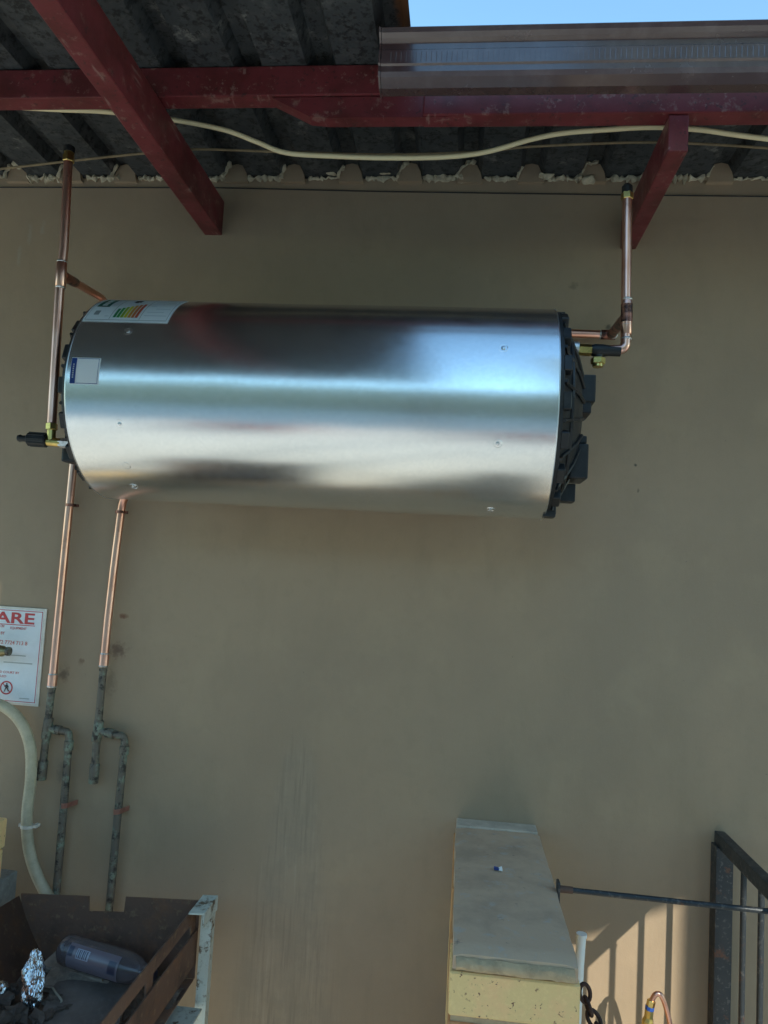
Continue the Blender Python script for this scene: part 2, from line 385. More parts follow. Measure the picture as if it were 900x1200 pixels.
timber('purlin', (GX + .032, -pur_o - .002, pz2), (4.0, -pb - .001, ZR - .004))
timber('purlin', (-4.4, -2.70, pz), (GX + .01, -2.64, ZR - .002))
# rafters
def rafter(px0, px1, py, o1, h, pz=pz, name='rafter'):
    a = P(px0, py, 0); b = P(px1, py, 0); top = min(a.z + h, pz - .002)
    return timber(name, (a.x, .0 + .004, a.z), (b.x, -o1, top))
r0 = rafter(240, 260, 275.5, 2.72, .12)
r1 = rafter(727, 745, 292, -PZ(805, 177, P(735, 292, 0).z).y, .2, pz2)
# lap piece bolted under the joint of the purlin, with cut-away ends
a = P(318, 113, pur_o); b = P(590, 118, pur_o)
zz = P(450, 140, pur_o - .012).z
bm = nb()
prism(bm, [V(a.x, -pur_o + .004, pz - .003), V(a.x + .09, -pur_o + .004, zz + .004), V(a.x + .13, -pur_o + .004, zz), V(b.x - .13, -pur_o + .004, zz), V(b.x - .09, -pur_o + .004, zz + .004), V(b.x, -pur_o + .004, pz - .003)], V(0, pur_o - pb - .012, 0))
obj('splice_plate', bm, RED, roof, bevel=.002)
timber('post', (GX - .10, -2.70, 0), (GX - .03, -2.63, pz - .003))
# mortar packed between the ribs and the wall
wf = nb()
for side, n0, n1 in ((0, -14, 24),):
    for i in range(n0, n1):
        bb = GX + i * PITCH
        prism(wf, [V(bb + .101, 0, ZR - .02), V(bb + .107, 0, ZR + .008), V(bb + .120, 0, ZR + .030), V(bb + .138, 0, ZR + .034), V(bb + .155, 0, ZR + .030), V(bb + .1665, 0, ZR + .008), V(bb + .173, 0, ZR - .02)], V(0, -.012 - .008 * random.random(), 0))
obj('rib_filler', wf, WALL, hw)
for i in range(-9, 8):
    bb = GX + i * PITCH
    rs_ = random.uniform(.55, 1.5)
    bm = nb(); n = 16                              # bead under the pan
    s = .1 * random.random() * .2
    tube(bm, [V(bb - .004 + s + .108 * k / n, -.004 - .008 * abs(noise.noise(V(i * 3.1, k * .5, 0))), ZR - .006 + .004 * noise.noise(V(i * 1.3, k * .7, 4))) for k in range(n + 1)],
         [max(.0015, rs_ * (.0062 + .011 * noise.noise(V(i * 2.2, k * .9, 9)))) for k in range(n + 1)], 8)
    subdiv_noise(bm, .006, 60, i)
    obj('mortar_bead', bm, MORTAR, hw)
    bm = nb(); n = 14                              # smear around the rib
    pts = []
    for k in range(n + 1):
        t = k / n; pts.append(V(bb + .100 + .074 * t, -.018 - .01 * random.random(), ZR - .012 + .046 * math.sin(math.pi * t) ** .6))
    cut = random.choice((2, 3, 6, 9))
    tube(bm, pts[:cut + 1], [.0035 + .004 * random.random() for _ in range(cut + 1)], 7)
    subdiv_noise(bm, .006, 70, i * 2.3)
    obj('mortar_smear', bm, MORTAR, hw)
for (x, y, sx, sz) in ((392, 195, .030, .022), (452, 196, .026, .022), (388, 201, .018, .012), (20, 193, .016, .010), (118, 191, .013, .010), (60, 196, .02, .008), (268, 192, .012, .012), (690, 212, .02, .010), (330, 196, .015, .012), (755, 216, .014, .010), (640, 206, .022, .008)):   # daubs slapped up on the sheet
    c = P(x, y, .02); bm = nb(); bmesh.ops.create_icosphere(bm, subdivisions=3, radius=1)
    bm.transform(Matrix.Translation(c) @ Matrix.Diagonal((sx, .012, sz, 1))); subdiv_noise(bm, .008, 60, x)
    obj('mortar_daub', bm, MORTAR, hw, smooth=True)

# gutter
gut = thing('gutter', 'glossy maroon box gutter with ribbed face hung on the roof edge', 'gutter', P(670, 70, pur_o + .05))
go = .565
gl = P(447, 60, go + .06).x; gr = 4.0
gz = P(560, 102, go + .03).z
gt = P(560, 29, go + .075).z
H = gt - gz
prof = [(.004, 0), (.028, .0), (.050, .010), (.056, .018), (.056, .030), (.060, .033), (.060, H - .040), (.056, H - .036), (.056, H - .024), (.066, H - .018), (.074, H - .012), (.078, H - .004), (.074, H), (.066, H - .002)]
outer = [(.002, H - .02), (.002, 0)] + prof[1:]
inner = [(.0045, H - .02), (.0045, .0025), (.027, .0025), (.048, .0125), (.0535, .020), (.0535, .031), (.0575, .034), (.0575, H - .042), (.0535, H - .037), (.0535, H - .022), (.064, H - .015)]
bm = nb(); prism(bm, [V(gl, -go - o, gz + z) for o, z in outer + inner[::-1]], V(gr - gl, 0, 0))
obj('trough', bm, GUT, gut)
bm = nb(); prism(bm, [V(gl - .001, -go - o, gz + z) for o, z in [(.002, H - .02), (.002, -.002)] + [(o + .002, z - .001 * (z == 0)) for o, z in prof[1:]]], V(-.004, 0, 0))
obj('end_cap', bm, GUT, gut)
bm = nb(); k = 0
xx = gl + .02
while xx < 1.3:
    tube(bm, [V(xx, -go - .0588, gz + .036), V(xx, -go - .0588, gz + H - .044)], .0015, 8); xx += .0105
rb = obj('face_ribs', bm, GUT, gut, smooth=True); rb['kind'] = 'stuff'
bm = nb(); prism(bm, [V(0, -go - .003, 0) + V(gl + .07, 0, gz + .05), V(gl + .09, -go - .003, gz + .05), V(gl + .09, -go - .003, gz + H - .02), V(gl + .07, -go - .003, gz + H - .02)], V(0, -.05, 0))
obj('strap', bm, GUT, gut)

# ------------------------------------------------------------------ cables under the roof
c = thing('cream_cable', 'thick cream cable sagging under the roof between the red timbers', 'cable', P(450, 185, .30))
obj('cable', tb(smoothpath([P(-40, 122, .36), P(60, 128, .36), P(125, 131, .34), P(200, 140, .32), P(262, 152, .31), P(300, 166, .30), P(335, 179, .29), P(390, 183, .29), P(450, 185, .29), P(520, 184, .29), P(570, 178, .29), P(620, 164, .3), P(660, 156, .31), P(710, 152, .32), P(765, 149, .34), P(820, 152, .34), P(870, 159, .33), P(960, 170, .33)], 6), .0061, 10), CABLE, c, smooth=True)
c = thing('brown_cable', 'thin brown cable running along behind the thick cream cable', 'cable', P(450, 180, .15))
obj('cable', tb(smoothpath([P(-30, 201, .22), P(0, 198, .22), P(80, 189, .23), P(165, 180, .24), P(230, 175, .25), P(330, 178, .25), P(450, 181, .25), P(560, 178, .25), P(620, 172, .25), P(740, 167, .25), P(830, 169, .25), P(960, 178, .25)], 6), .0032, 8), BROWNCABLE, c, smooth=True)
c = thing('wall_wire', 'straight thin black wire pinned along the wall just below the roof', 'wire', P(450, 225, .005))
obj('wire', tb([P(-60, 218.5, .004), P(0, 219.5, .004), P(260, 220, .004), P(450, 224.5, .004), P(700, 228, .004), P(960, 231, .004)], .0017, 6), BLACKWIRE, c)

# ------------------------------------------------------------------ water heater
R = .24
def tangents(x, yt, yb):
    dt, db = ray(x, yt), ray(x, yb)
    et, eb = math.atan2(dt.z, dt.y), math.atan2(db.z, db.y)
    d = R / math.sin((et - eb) / 2); e = (et + eb) / 2
    return CAM.y + d * math.cos(e), CAM.z + d * math.sin(e)
yl, zl = tangents(215, 350.5, 588); yr, zr_ = tangents(625, 365, 609.5)
yc = min((yl + yr) / 2, -R - .012)
xl = P(77, 462, -yc + R * .97).x; xr = P(656.5, 430, -yc + R * .97).x
XA, XB = P(215, 460, -yc).x, P(625, 480, -yc).x
slope = (zr_ - zl) / (XB - XA)
zc = zl + slope * ((xl + xr) / 2 - XA)
print('TANK', yl, yr, zl, zr_, slope, xl, xr, 'ZR', ZR, 'purlin', pur_o, pz, pb, 'gut', gz, gt)
slope = max(-.03, min(.03, slope))
L = xr - xl
tank = thing('water_heater', 'horizontal galvanised steel water heater with black end caps mounted on the wall', 'water heater', ((xl + xr) / 2, yc, zc))
tank.rotation_euler = (0, -math.atan(slope), 0)
TM = world(tank); TI = TM.inverted()
def cp(x, th, dr=0.0):                           # point on the casing: x along, th from straight out, up positive
    return TM @ V(x, -(R + dr) * math.cos(th), (R + dr) * math.sin(th))
def hit(px, py):                                 # photo pixel on the casing
    o = TI @ CAM; d = TI.to_3x3() @ ray(px, py)
    A = d.y ** 2 + d.z ** 2; B = 2 * (o.y * d.y + o.z * d.z); C = o.y ** 2 + o.z ** 2 - R * R
    D = max(B * B - 4 * A * C, 0); t = (-B - math.sqrt(D)) / (2 * A); p = o + d * t
    return p.x, math.atan2(p.z, -p.y)
bm = nb(); NS, NX = 160, 60; rings = []
for i in range(NX + 1):
    xx = -L / 2 + L * i / NX; ring = []
    for k in range(NS):
        th = 2 * math.pi * k / NS
        q = V(xx * 3.0, math.cos(th) * 1.1, math.sin(th) * 1.1)
        dr = .0011 * noise.noise(q * 1.1 + V(5, 0, 0)) + .0003 * noise.noise(q * 3.5)
        ring.append(bm.verts.new(cp(xx, th, dr)))
    rings.append(ring)
for a, b in zip(rings, rings[1:]):
    for k in range(NS): bm.faces.new((a[k], a[(k + 1) % NS], b[(k + 1) % NS], b[k]))
casing = obj('casing', bm, GALV, tank, smooth=True)
for s in (-1, 1):                                # rolled rim at each end
    bm = nb(); tube(bm, [cp(s * (L / 2), 2 * math.pi * k / 96, -.0006) for k in range(97)], .0014, 8)
    obj('rim', bm, EDGE, casing, smooth=True)
for (x, y) in ((150, 388), (140, 497), (157, 570), (590, 408), (583, 520), (575, 597), (148, 546)):
    a, th = hit(x, y); p = cp(a, th); nrm = (p - TM @ V(a, 0, 0)).normalized()
    if (x, y) != (148, 546):
        obj('rivet', tb([p - nrm * .001, p + nrm * .0016, p + nrm * .0026], [.0046, .0044, .002], 14), EDGE, casing, smooth=True)
    bm = nb(); tube(bm, [cp(a + .009 * math.cos(t * .3927), th + .009 / R * math.sin(t * .3927), -.0006) for t in range(17)], .0012, 6)
    obj('rivet_dimple', bm, GALV, casing, smooth=True)
# end caps: stepped dome with radial ribs and boxes
def dome(s):
    e = s * L / 2; bm = nb(); NS = 64
    prof = [(-.002, R - .004), (.010, R - .007), (.014, R - .022), (.030, R - .050), (.050, R - .090), (.066, R - .135), (.072, R - .17), (.074, .02)]
    rings = [[bm.verts.new(TM @ V(e + s * d, -r * math.cos(2 * math.pi * k / NS), r * math.sin(2 * math.pi * k / NS))) for k in range(NS)] for d, r in prof]
    for a, b in zip(rings, rings[1:]):
        for k in range(NS): bm.faces.new((a[k], a[(k + 1) % NS], b[(k + 1) % NS], b[k]))
    bm.faces.new(rings[-1])
    cap = obj('end_cap', bm, BLK, tank, smooth=True)
    for k in range(18):
        th = 2 * math.pi * (k + .3) / 18; bm = nb()
        pts = [TM @ V(e + s * (d + .003), -r * math.cos(th), r * math.sin(th)) for d, r in prof[1:6]]
        tube(bm, pts, .0042, 6); obj('rib', bm, BLK, cap)
    for k in range(18):
        th = 2 * math.pi * (k + .8) / 18; bm = nb()
        m4 = TM @ Matrix.Translation((e, 0, 0)) @ Matrix.Rotation(-th, 4, 'X')
        box(bm, (s * .008, -(R - (.006 if s > 0 else .016)), -.018), (s * .026, -(R - .030), .018), m4)
        obj('clip', bm, BLK, cap, bevel=.002, seg=1)
    bm = nb(); tube(bm, [TM @ V(e + s * .033, -(R - .055) * math.cos(2 * math.pi * k / 64), (R - .055) * math.sin(2 * math.pi * k / 64)) for k in range(65)], .006, 8)
    obj('ring', bm, BLK, cap, smooth=True)
    return cap
capl = dome(-1); capr = dome(1)
def pbox(name, x0, y0, x1, y1, o, d, par, m=BLK, bev=.004):
    a = P(x0, y0, o); b = P(x1, y1, o)
    return obj(name, bx((a.x, -o, a.z), (b.x, -o + d, b.z)), m, par, bevel=bev)
pbox('terminal_box', 671, 438, 698, 471, .38, .10, capr); pbox('cable_entry', 676, 469, 693, 484, .375, .08, capr, bev=.003)
pbox('terminal_box', 668, 519, 689, 561, .40, .10, capr); pbox('anode_cover', 676, 510, 688, 520, .39, .08, capr)
pbox('drain_lug', 650, 566, 674, 588, .36, .05, capr, bev=.002); pbox('drain_lug', 637, 590, 651, 606, .40, .05, capr, bev=.002)
pbox('lower_lug', 73, 516, 98, 542, .30, .08, capl, bev=.006)
for xx in (-L / 2 + .14, L / 2 - .14):
    bm = nb(); q = TM @ V(xx, 0, 0); box(bm, (q.x - .02, -.001, q.z - .21), (q.x + .02, yc + .18, q.z - .17)); box(bm, (q.x - .02, -.001, q.z - .20), (q.x + .02, -.006, q.z + .2))
    obj('wall_bracket', bm, IRON, tank)
# energy label and sticker
def patch(x0, x1, t0, t1, dr, skew=0.0, n=10):
    bm = nb(); rows = []
    for i in range(n + 1):
        t = t0 + (t1 - t0) * i / n
        rows.append([bm.verts.new(cp(xx + skew * (t - t0), t, dr)) for xx in (x0, x1)])
    for a, b in zip(rows, rows[1:]): bm.faces.new((a[0], a[1], b[1], b[0]))
    bmesh.ops.solidify(bm, geom=bm.faces[:], thickness=-.0004)
    return bm
A = hit(97.5, 374.5); B = hit(195, 381); 
x0, x1 = A[0], B[0]; t0 = (A[1] + B[1]) / 2; t1 = hit(160, 352.5)[1]
lab = obj('energy_label', patch(x0, x1, t0, t1, .0012, 0, 20), LABW, casing, smooth=True)
tag(lab, 'white energy rating label with coloured bars')
W = x1 - x0; Ht = t1 - t0
def L_(name, u0, u1, v0, v1, m, lvl=.0018):
    return obj(name, patch(x0 + W * u0, x0 + W * u1, t0 + Ht * v0, t0 + Ht * v1, lvl, 0, 8), m, casing)
for u0, u1, v0, v1 in ((.02, .98, .03, .042), (.02, .98, .955, .967), (.02, .025, .03, .967), (.975, .98, .03, .967), (.300, .306, .05, .95), (.655, .661, .05, .95)): L_('label_rule', u0, u1, v0, v1, GREYINK)
L_('label_panel', .05, .20, .42, .82, LABG)
for k in range(4): L_('label_letter', .10, .16, .46 + k * .085, .52 + k * .085, LABW, .0022)
L_('label_mark', .09, .15, .16, .28, GREYINK)
for k, bmat in enumerate(BAR):
    u = .335 + k * .043; L_('rating_bar', u, u + .032, .10, .36 + .033 * k, bmat)
L_('rating_arrow', .42, .51, .66, .80, BLACKINK); L_('rating_arrow_tip', .445, .485, .62, .66, BLACKINK)
for (u0, u1, v) in ((.70, .80, .8), (.82, .9, .8), (.70, .84, .68), (.86, .95, .62), (.70, .76, .45), (.78, .95, .36), (.70, .9, .25), (.69, .95, .15), (.22, .28, .85), (.22, .28, .72), (.23, .28, .12)):
    L_('label_line', u0, u1, v, v + .02, LABL)
A = hit(79.5, 449); B = hit(115, 451); C = hit(118, 420)
x0, x1 = A[0] + .004, B[0]; t0 = B[1]; t1 = C[1]; W = x1 - x0; Ht = t1 - t0
st = obj('sticker', patch(x0, x1, t0, t1, .0012), STICK, casing, smooth=True); tag(st, 'small white sticker with a blue strip')
L_('sticker_strip', .01, .19, .02, .98, NAVY)
for k in range(7): L_('sticker_letter', .08, .125, .22 + k * .08, .275 + k * .08, LABL, .0022)
for u0, u1, v0, v1 in ((.22, .97, .025, .045), (.22, .97, .955, .975), (.955, .97, .03, .97)): L_('sticker_rule', u0, u1, v0, v1, NAVY)

# ------------------------------------------------------------------ copper pipework
PR = .0112
def ring_on(par, p, d, r=PR + .0012, m=SOLDER, w=.003):
    d = d.normalized(); obj('solder_ring', tb([p - d * w, p, p + d * w], [r - .0008, r + .0006, r - .0008], 14), m, par, smooth=True)
def fitting(name, par, a, b, r=PR + .0018, m=COP): return obj(name, tb([a, a.lerp(b, .03), a.lerp(b, .97), b], [r - .001, r, r, r - .001], 16), m, par, smooth=True)
po = -yc
# left riser
rl = thing('copper_riser', 'copper pipe rising from brass valve at the left end of the water heater', 'pipe', P(60, 515, po))
t_, b_ = P(80, 188, po), P(60.5, 497, po)
obj('pipe', tb([t_, P(75, 290, po), P(70.5, 330, po), b_], PR, 18), COP, rl, smooth=True)
obj('compression_nut', hexnut(P(80.3, 190, po), P(80.8, 182, po), .0145), BRASS, rl)
obj('brass_collar', tb([P(80.8, 183, po), P(81, 177, po)], .0125, 16), BRASS, rl, smooth=True)
obj('vent_cap', tb([P(81, 179, po), P(81.3, 173, po), P(81.4, 171, po)], [.0145, .0145, .009], 18), BLK, rl, smooth=True)
tee = P(71.8, 322, po); d = (b_ - t_)
fitting('tee', rl, tee - d.normalized() * .032, tee + d.normalized() * .032)
ring_on(rl, tee - d.normalized() * .033, d); ring_on(rl, tee + d.normalized() * .033, d)
w0 = P(121, 350, .035)
obj('branch_pipe', tb(rounded([tee, tee.lerp(w0, .98), w0 + V(.04, 0, -.06)], .03), PR * .95, 16), COP, rl, smooth=True)
fitting('branch_socket', rl, tee.lerp(w0, .04), tee.lerp(w0, .30), PR + .0016, BURN)
vb = P(60, 515, po)
obj('tee_nut', hexnut(P(60.8, 496, po), P(60.5, 504, po), .0140), BRASS, rl)
obj('valve_body', tb([P(60.4, 503, po), P(60, 517, po)], .0105, 16), BRASS, rl, smooth=True)
obj('valve_arm', tb([P(53, 517, po), P(72, 519, po)], .0110, 16), BRASS, rl, smooth=True)
obj('union', tb([P(70, 519, po), P(76, 519.5, po), P(90, 520, po)], [.0120, .0125, .0125], 6), SOLDER, rl)
bm = nb(); q0, q1 = P(33, 514.5, po), P(56, 516, po)
tube(bm, [q0, q0.lerp(q1, .05), q0.lerp(q1, .95), q1], [.014, .0165, .0165, .014], 18)
kb = obj('valve_knob', bm, BLK, rl, smooth=True)
for k in range(10):
    a = 2 * math.pi * k / 10; o = V(0, math.cos(a), math.sin(a)) * .0165
    obj('grip', tb([q0.lerp(q1, .08) + o, q0.lerp(q1, .92) + o], .0022, 6), BLK, kb)
obj('spindle', tb([P(21.5, 513.5, po), P(24, 513.6, po), P(26, 513.8, po), P(34, 514.4, po)], [.008, .0095, .0075, .0085], 14), BLK, rl, smooth=True)
# right riser
rr = thing('copper_riser', 'copper pipe dropping past the short red rafter to a black valve', 'pipe', P(735, 410, po))
t_, b_ = P(735, 232, po), P(733, 409.5, po)
obj('pipe', tb(rounded([t_, b_, P(715, 410, po)], .016, 7), PR, 18), COP, rr, smooth=True)
obj('compression_nut', hexnut(P(735, 234, po), P(735, 226, po), .0140), BRASS, rr)
obj('vent_cap', tb([P(735, 227, po), P(735, 219, po), P(735, 216, po)], [.0125, .0125, .007], 16), BLK, rr, smooth=True)
d = (b_ - t_); tee = P(734.3, 370, po)
fitting('tee', rr, P(734.6, 352, po), P(733.8, 392, po), PR + .0016, COP)
obj('scorched_band', tb([P(734.5, 357, po), P(734.3, 378, po)], PR + .0021, 16), BURN, rr, smooth=True)
for yy in (351, 381, 397): ring_on(rr, P(734.6 - (yy - 350) * .02, yy, po), d)
w0 = P(716, 392.5, .035)
obj('branch_pipe', tb([tee, tee.lerp(w0, .5), w0], PR + .001, 16), BURN, rr, smooth=True)
w1 = P(640, 389.5, .035)
obj('wall_pipe', tb([w0 + V(.006, 0, 0), w0.lerp(w1, .3), w1], PR, 16), COP, rr, smooth=True)
fitting('wall_elbow', rr, w0 + V(.012, 0, 0), w0.lerp(w1, .16), PR + .0022, BURN); ring_on(rr, w0.lerp(w1, .16), w1 - w0); ring_on(rr, w0 + V(.004, -.012, -.004), V(.3, 1, 0), PR)
obj('union_nut', hexnut(P(673, 409.5, po), P(694, 410.5, po), .0135), BRASS, rr)
obj('union_collar', tb([P(672, 408, po), P(678, 408.5, po)], .0155, 18), SOLDER, rr, smooth=True)
vbdy = obj('valve_body', tb([P(693, 410.5, po), P(697, 410.5, po), P(705, 411, po), P(713, 411, po), P(727, 411.5, po)], [.0125, .0150, .0150, .0125, .0125], 18), BLK, rr, smooth=True)
obj('valve_leg', tb([P(701.5, 412, po), P(701, 421, po)], .0110, 14), BLK, vbdy, smooth=True)
obj('drain_nut', hexnut(P(701, 419.5, po), P(700.6, 427, po), .0165), BRASS, rr)
obj('drain_tip', tb([P(700.6, 427, po), P(700.5, 430, po)], .0125, 14), BRASS, rr, smooth=True)
# two down pipes: bright copper above, old weathered copper below
def downpipe(label, path, ycop, joint, stub, el, lower, clip, brk, start):
    o = thing('down_pipe', label, 'pipe', P(*lower[-1], .02))
    q = .030
    pts = [P(x, y, q) for x, y in path]
    obj('copper_pipe', tb(rounded(start + pts, .03), PR, 18), COP, o, smooth=True)
    e = pts[-1]; d = pts[-1] - pts[-2]
    fitting('coupling', o, e - d.normalized() * .030, e + d.normalized() * .004, PR + .002, COP)
    ring_on(o, e - d.normalized() * .030, d); ring_on(o, e + d.normalized() * .003, d, PR + .0022)
    j = P(*joint, q); s = P(*stub, q); OR = PR * .93
    obj('old_pipe', tb([e, e.lerp(j, .3), e.lerp(j, .7), j, j.lerp(s, .5), s], OR, 14, .10), OLD, o, smooth=True)
    fitting('old_tee', o, j + V(.002, 0, .028), j - V(.002, 0, .03), OR + .0028, OLD)
    fitting('stub_cap', o, s.lerp(j, .35), s - V(0, 0, .004), OR + .003, OLD)
    k = P(*el, q); lw = [P(x, y, q) for x, y in lower]
    obj('old_loop', tb(rounded([j, k] + lw, .016, 6), OR, 14, .10), OLD, o, smooth=True)
    fitting('old_elbow_socket', o, j.lerp(k, .32), j.lerp(k, .62), OR + .0028, OLD)
    fitting('old_elbow_socket', o, lw[0], lw[0].lerp(lw[1], .12), OR + .0026, OLD)
    for f_ in (.0, 1.): ring_on(o, e.lerp(j, .08 + .82 * f_), d, OR + .001, OLD)
    cpt = P(*clip, q)
    bm = nb(); tube(bm, [cpt + V(-.016, .02, -.003), cpt + V(-.015, -.004, -.003), cpt + V(0, -OR - .003, -.002), cpt + V(.015, -.004, 0), cpt + V(.020, .022, .003)], .001, 4)
    bm.free(); bm = nb()
    poly = [(-.018, .026), (-.0135, .002), (-.009, -.0105), (0, -.0140), (.009, -.0105), (.0135, .002), (.022, .022)]
    A_ = [[bm.verts.new(cpt + V(x, y, z + x * .15)) for z in (-.007, .007)] for x, y in poly]
    for a, b in zip(A_, A_[1:]): bm.faces.new((a[0], b[0], b[1], a[1]))
    bmesh.ops.solidify(bm, geom=bm.faces[:], thickness=.0015)
    obj('strap', bm, PINK, o)
    b_ = P(*brk, q)
    obj('bracket', tb([b_ + V(0, 0, .004), b_ - V(0, 0, .004)], PR + .003, 16), BURN, o, smooth=True)
    obj('bracket_foot', bx(b_ + V(-.018, .004, -.004), b_ + V(.018, .012, .004)), BURN, o)
    return o
downpipe('copper down pipe beside the warning sign, dark and green below its joint', [(90, 500), (84.5, 560), (75.5, 650), (66, 750), (61, 803)], 803, (55.5, 853), (48.5, 912), (81, 858), [(81, 868), (73.5, 960), (66.5, 1040), (60, 1110)], (77.5, 943), (83, 592), [P(100, 450, .03)])
downpipe('copper down pipe coming out under the tank, with a red-brown wall stain beside its joint', [(143, 590), (134, 660), (126, 730), (121.5, 779)], 779, (114.5, 856), (109.5, 916), (146, 863), [(146, 874), (137.5, 960), (129, 1055), (124, 1110)], (138.5, 950), (141, 600), [P(190, 560, .06), P(150, 575, .045)])

# ------------------------------------------------------------------ hose, tap, sign
h = thing('hose', 'pale ribbed hose curving down the wall below the warning sign', 'hose', P(60, 1052, .05))
hp = smoothpath([P(-30, 815, .05), P(-8, 823, .05), P(8, 830, .05), P(22, 843, .05), P(32, 862, .05), P(36.5, 885, .05), P(36, 915, .05), P(32.5, 945, .05), P(31.5, 970, .05), P(34, 995, .05), P(41, 1020, .05), P(53, 1045, .05), P(68, 1068, .06), P(80, 1090, .07)], 14)
obj('hose_tube', tb(hp, [.0150 + .0005 * (i % 2) for i in range(len(hp))], 16), HOSE, h, smooth=True)
cq = P(32, 968, .05)
obj('clip', tb([cq + V(0, 0, .004), cq - V(0, 0, .004)], .0180, 18), SIGNE, h, smooth=True)
for s in (-1, 1): obj('clip_ear', bx(cq + V(s * .016, .0, -.004), cq + V(s * .026, .02, .004)), SIGNE, h)

tr = P(56, 713.5, .0); br = P(45.5, 828, .0)
SW = .305; sz0, sz1 = br.z, tr.z; sx1 = (tr.x + br.x) / 2; sx0 = sx1 - SW; so_ = .004
sg = thing('warning_sign', 'white warning sign with red lettering and a red no-entry pictogram on the wall', 'sign', ((sx0 + sx1) / 2, 0, sz0))
obj('board', bx((sx0, -.0005, sz0), (sx1, -so_, sz1)), SIGNE, sg, bevel=.0008, seg=1)
obj('face', bx((sx0 + .007, -so_ - .0004, sz0 + .007), (sx1 - .009, -so_ + .001, sz1 - .007)), SIGNW, sg)
def rect(name, x0, x1, z0, z1, m, lv=.0009): return obj(name, bx((x0, -so_ - lv, z0), (x1, -so_ + .0005, z1)), m, sg)
for a in ((sx0 + .009, sx1 - .011, sz1 - .0115, sz1 - .0095), (sx0 + .009, sx1 - .011, sz0 + .0095, sz0 + .0112), (sx0 + .009, sx0 + .0105, sz0 + .009, sz1 - .009), (sx1 - .0125, sx1 - .0108, sz0 + .009, sz1 - .009)): rect('border_line', *a, REDINK)
DG = None
def text(name, s, x1, z, hcap, width, m, bold=0.0):
    cu = bpy.data.curves.new(name, 'FONT'); cu.body = s; cu.offset = bold; cu.extrude = 0.004; cu.resolution_u = 3
    to = bpy.data.objects.new('tmp', cu); COL.objects.link(to)
    bpy.context.view_layer.update()
    me = bpy.data.meshes.new_from_object(to.evaluated_get(bpy.context.evaluated_depsgraph_get()))
    bpy.data.objects.remove(to); bpy.data.curves.remove(cu)
    xs_ = [v.co.x for v in me.vertices]; ys_ = [v.co.y for v in me.vertices]
    ax, bx_, ay, by = min(xs_), max(xs_), min(ys_), max(ys_)
    bm = nb(); bm.from_mesh(me); bpy.data.meshes.remove(me)
    for v in bm.verts:
        u = (v.co.x - ax) / (bx_ - ax); t = (v.co.y - ay) / (by - ay)
        v.co = V(x1 - width + u * width, -so_ - .0006 - v.co.z * .1, z + t * hcap)
    return obj(name, bm, m, sg)
K = 2.08 / F
def sx(px): return sx1 - (56 - px) * K * 1.03
def sz_(py): return sz1 - (py - 711) * K * .985
text('heading', 'BEWARE', sx(42), sz_(731.5), .0320, .262, REDINK, .022)
rect('heading_rule', sx0 + .02, sx(43), sz_(733.5), sz_(732.6), REDINK)
text('sign_line', 'EQUIPMENT', sx(33), sz_(739.2), .0085, .050, PINKINK, .01)
text('sign_line', 'ON', sx(4.5), sz_(737.4), .0085, .012, PINKINK, .01)
text('sign_line', 'BY', sx(6), sz_(746), .0085, .012, PINKINK, .01)
text('sign_line', '072 7724 713 8', sx(35.5), sz_(757.5), .0110, .096, PINKINK, .008)
for a, b, y in ((16, 35, 770.5), (8, 44, 779.5)): rect('sign_small_print', sx(a), sx(b), sz_(y + .6), sz_(y - .6), GREYINK)
text('sign_line', 'ENDED COURT BY', sx(29), sz_(793), .0065, .085, PINKINK, .008)
text('sign_line', 'TALLED', sx(13), sz_(798), .0060, .040, PINKINK, .008)
rect('sign_small_print', sx(32), sx(44), sz_(822.5), sz_(821.6), GREYINK)
pc = V(sx(14.5), -so_ - .0007, sz_(810.5)); pr = .0195
bm = nb()
rings = [[bm.verts.new(pc + V(r * math.cos(2 * math.pi * k / 40), 0, r * math.sin(2 * math.pi * k / 40))) for k in range(40)] for r in (pr, pr - .0042)]
for k in range(40): bm.faces.new((rings[0][k], rings[0][(k + 1) % 40], rings[1][(k + 1) % 40], rings[1][k]))
obj('prohibition_ring', bm, REDINK, sg)
bm = nb(); prism(bm, [pc + V(-.013, 0, .0145), pc + V(-.0145, 0, .013), pc + V(.013, 0, -.0145), pc + V(.0145, 0, -.013)], V(0, -.0004, 0)); obj('prohibition_bar', bm, REDINK, sg)
bm = nb(); bmesh.ops.create_circle(bm, cap_ends=True, segments=12, radius=.0022, matrix=Matrix.Translation(pc + V(.001, -.0009, .0115)) @ Matrix.Rotation(math.pi / 2, 4, 'X'))
for poly in ([(-.002, .009), (.004, .009), (.0045, .000), (-.002, .000)], [(-.002, .001), (.001, .001), (-.004, -.012), (-.0065, -.012)], [(.001, .001), (.0045, .001), (.0085, -.009), (.0065, -.0105)], [(.004, .008), (.0075, .002), (.006, .001), (.003, .006)], [(-.002, .008), (-.006, .003), (-.005, .002), (-.001, .006)]):
    prism(bm, [pc + V(x, -.0009, z) for x, z in poly], V(0, -.0003, 0))
obj('walking_figure', bm, BLACKINK, sg)

tp = thing('brass_tap', 'dull brass tap sticking out in front of the warning sign', 'tap', P(-10, 764, .07))
obj('spout', tb([P(-22, 762, .07), P(-4, 762.5, .07), P(4, 763, .07), P(6, 763, .07), P(11, 763.3, .07)], [.016, .0165, .0150, .0115, .0105], 16), mat('dull_brass', (.34, .30, .16), .4, .8, var=.4, vscale=60), tp, smooth=True)
obj('spout_ring', tb([P(8.2, 763.2, .07), P(11.5, 763.4, .07)], .0125, 16), OLD, tp, smooth=True)
obj('tap_stem', tb([P(-20, 762, .0), P(-20, 762, .075)], .012, 14), BRASS, tp, smooth=True)

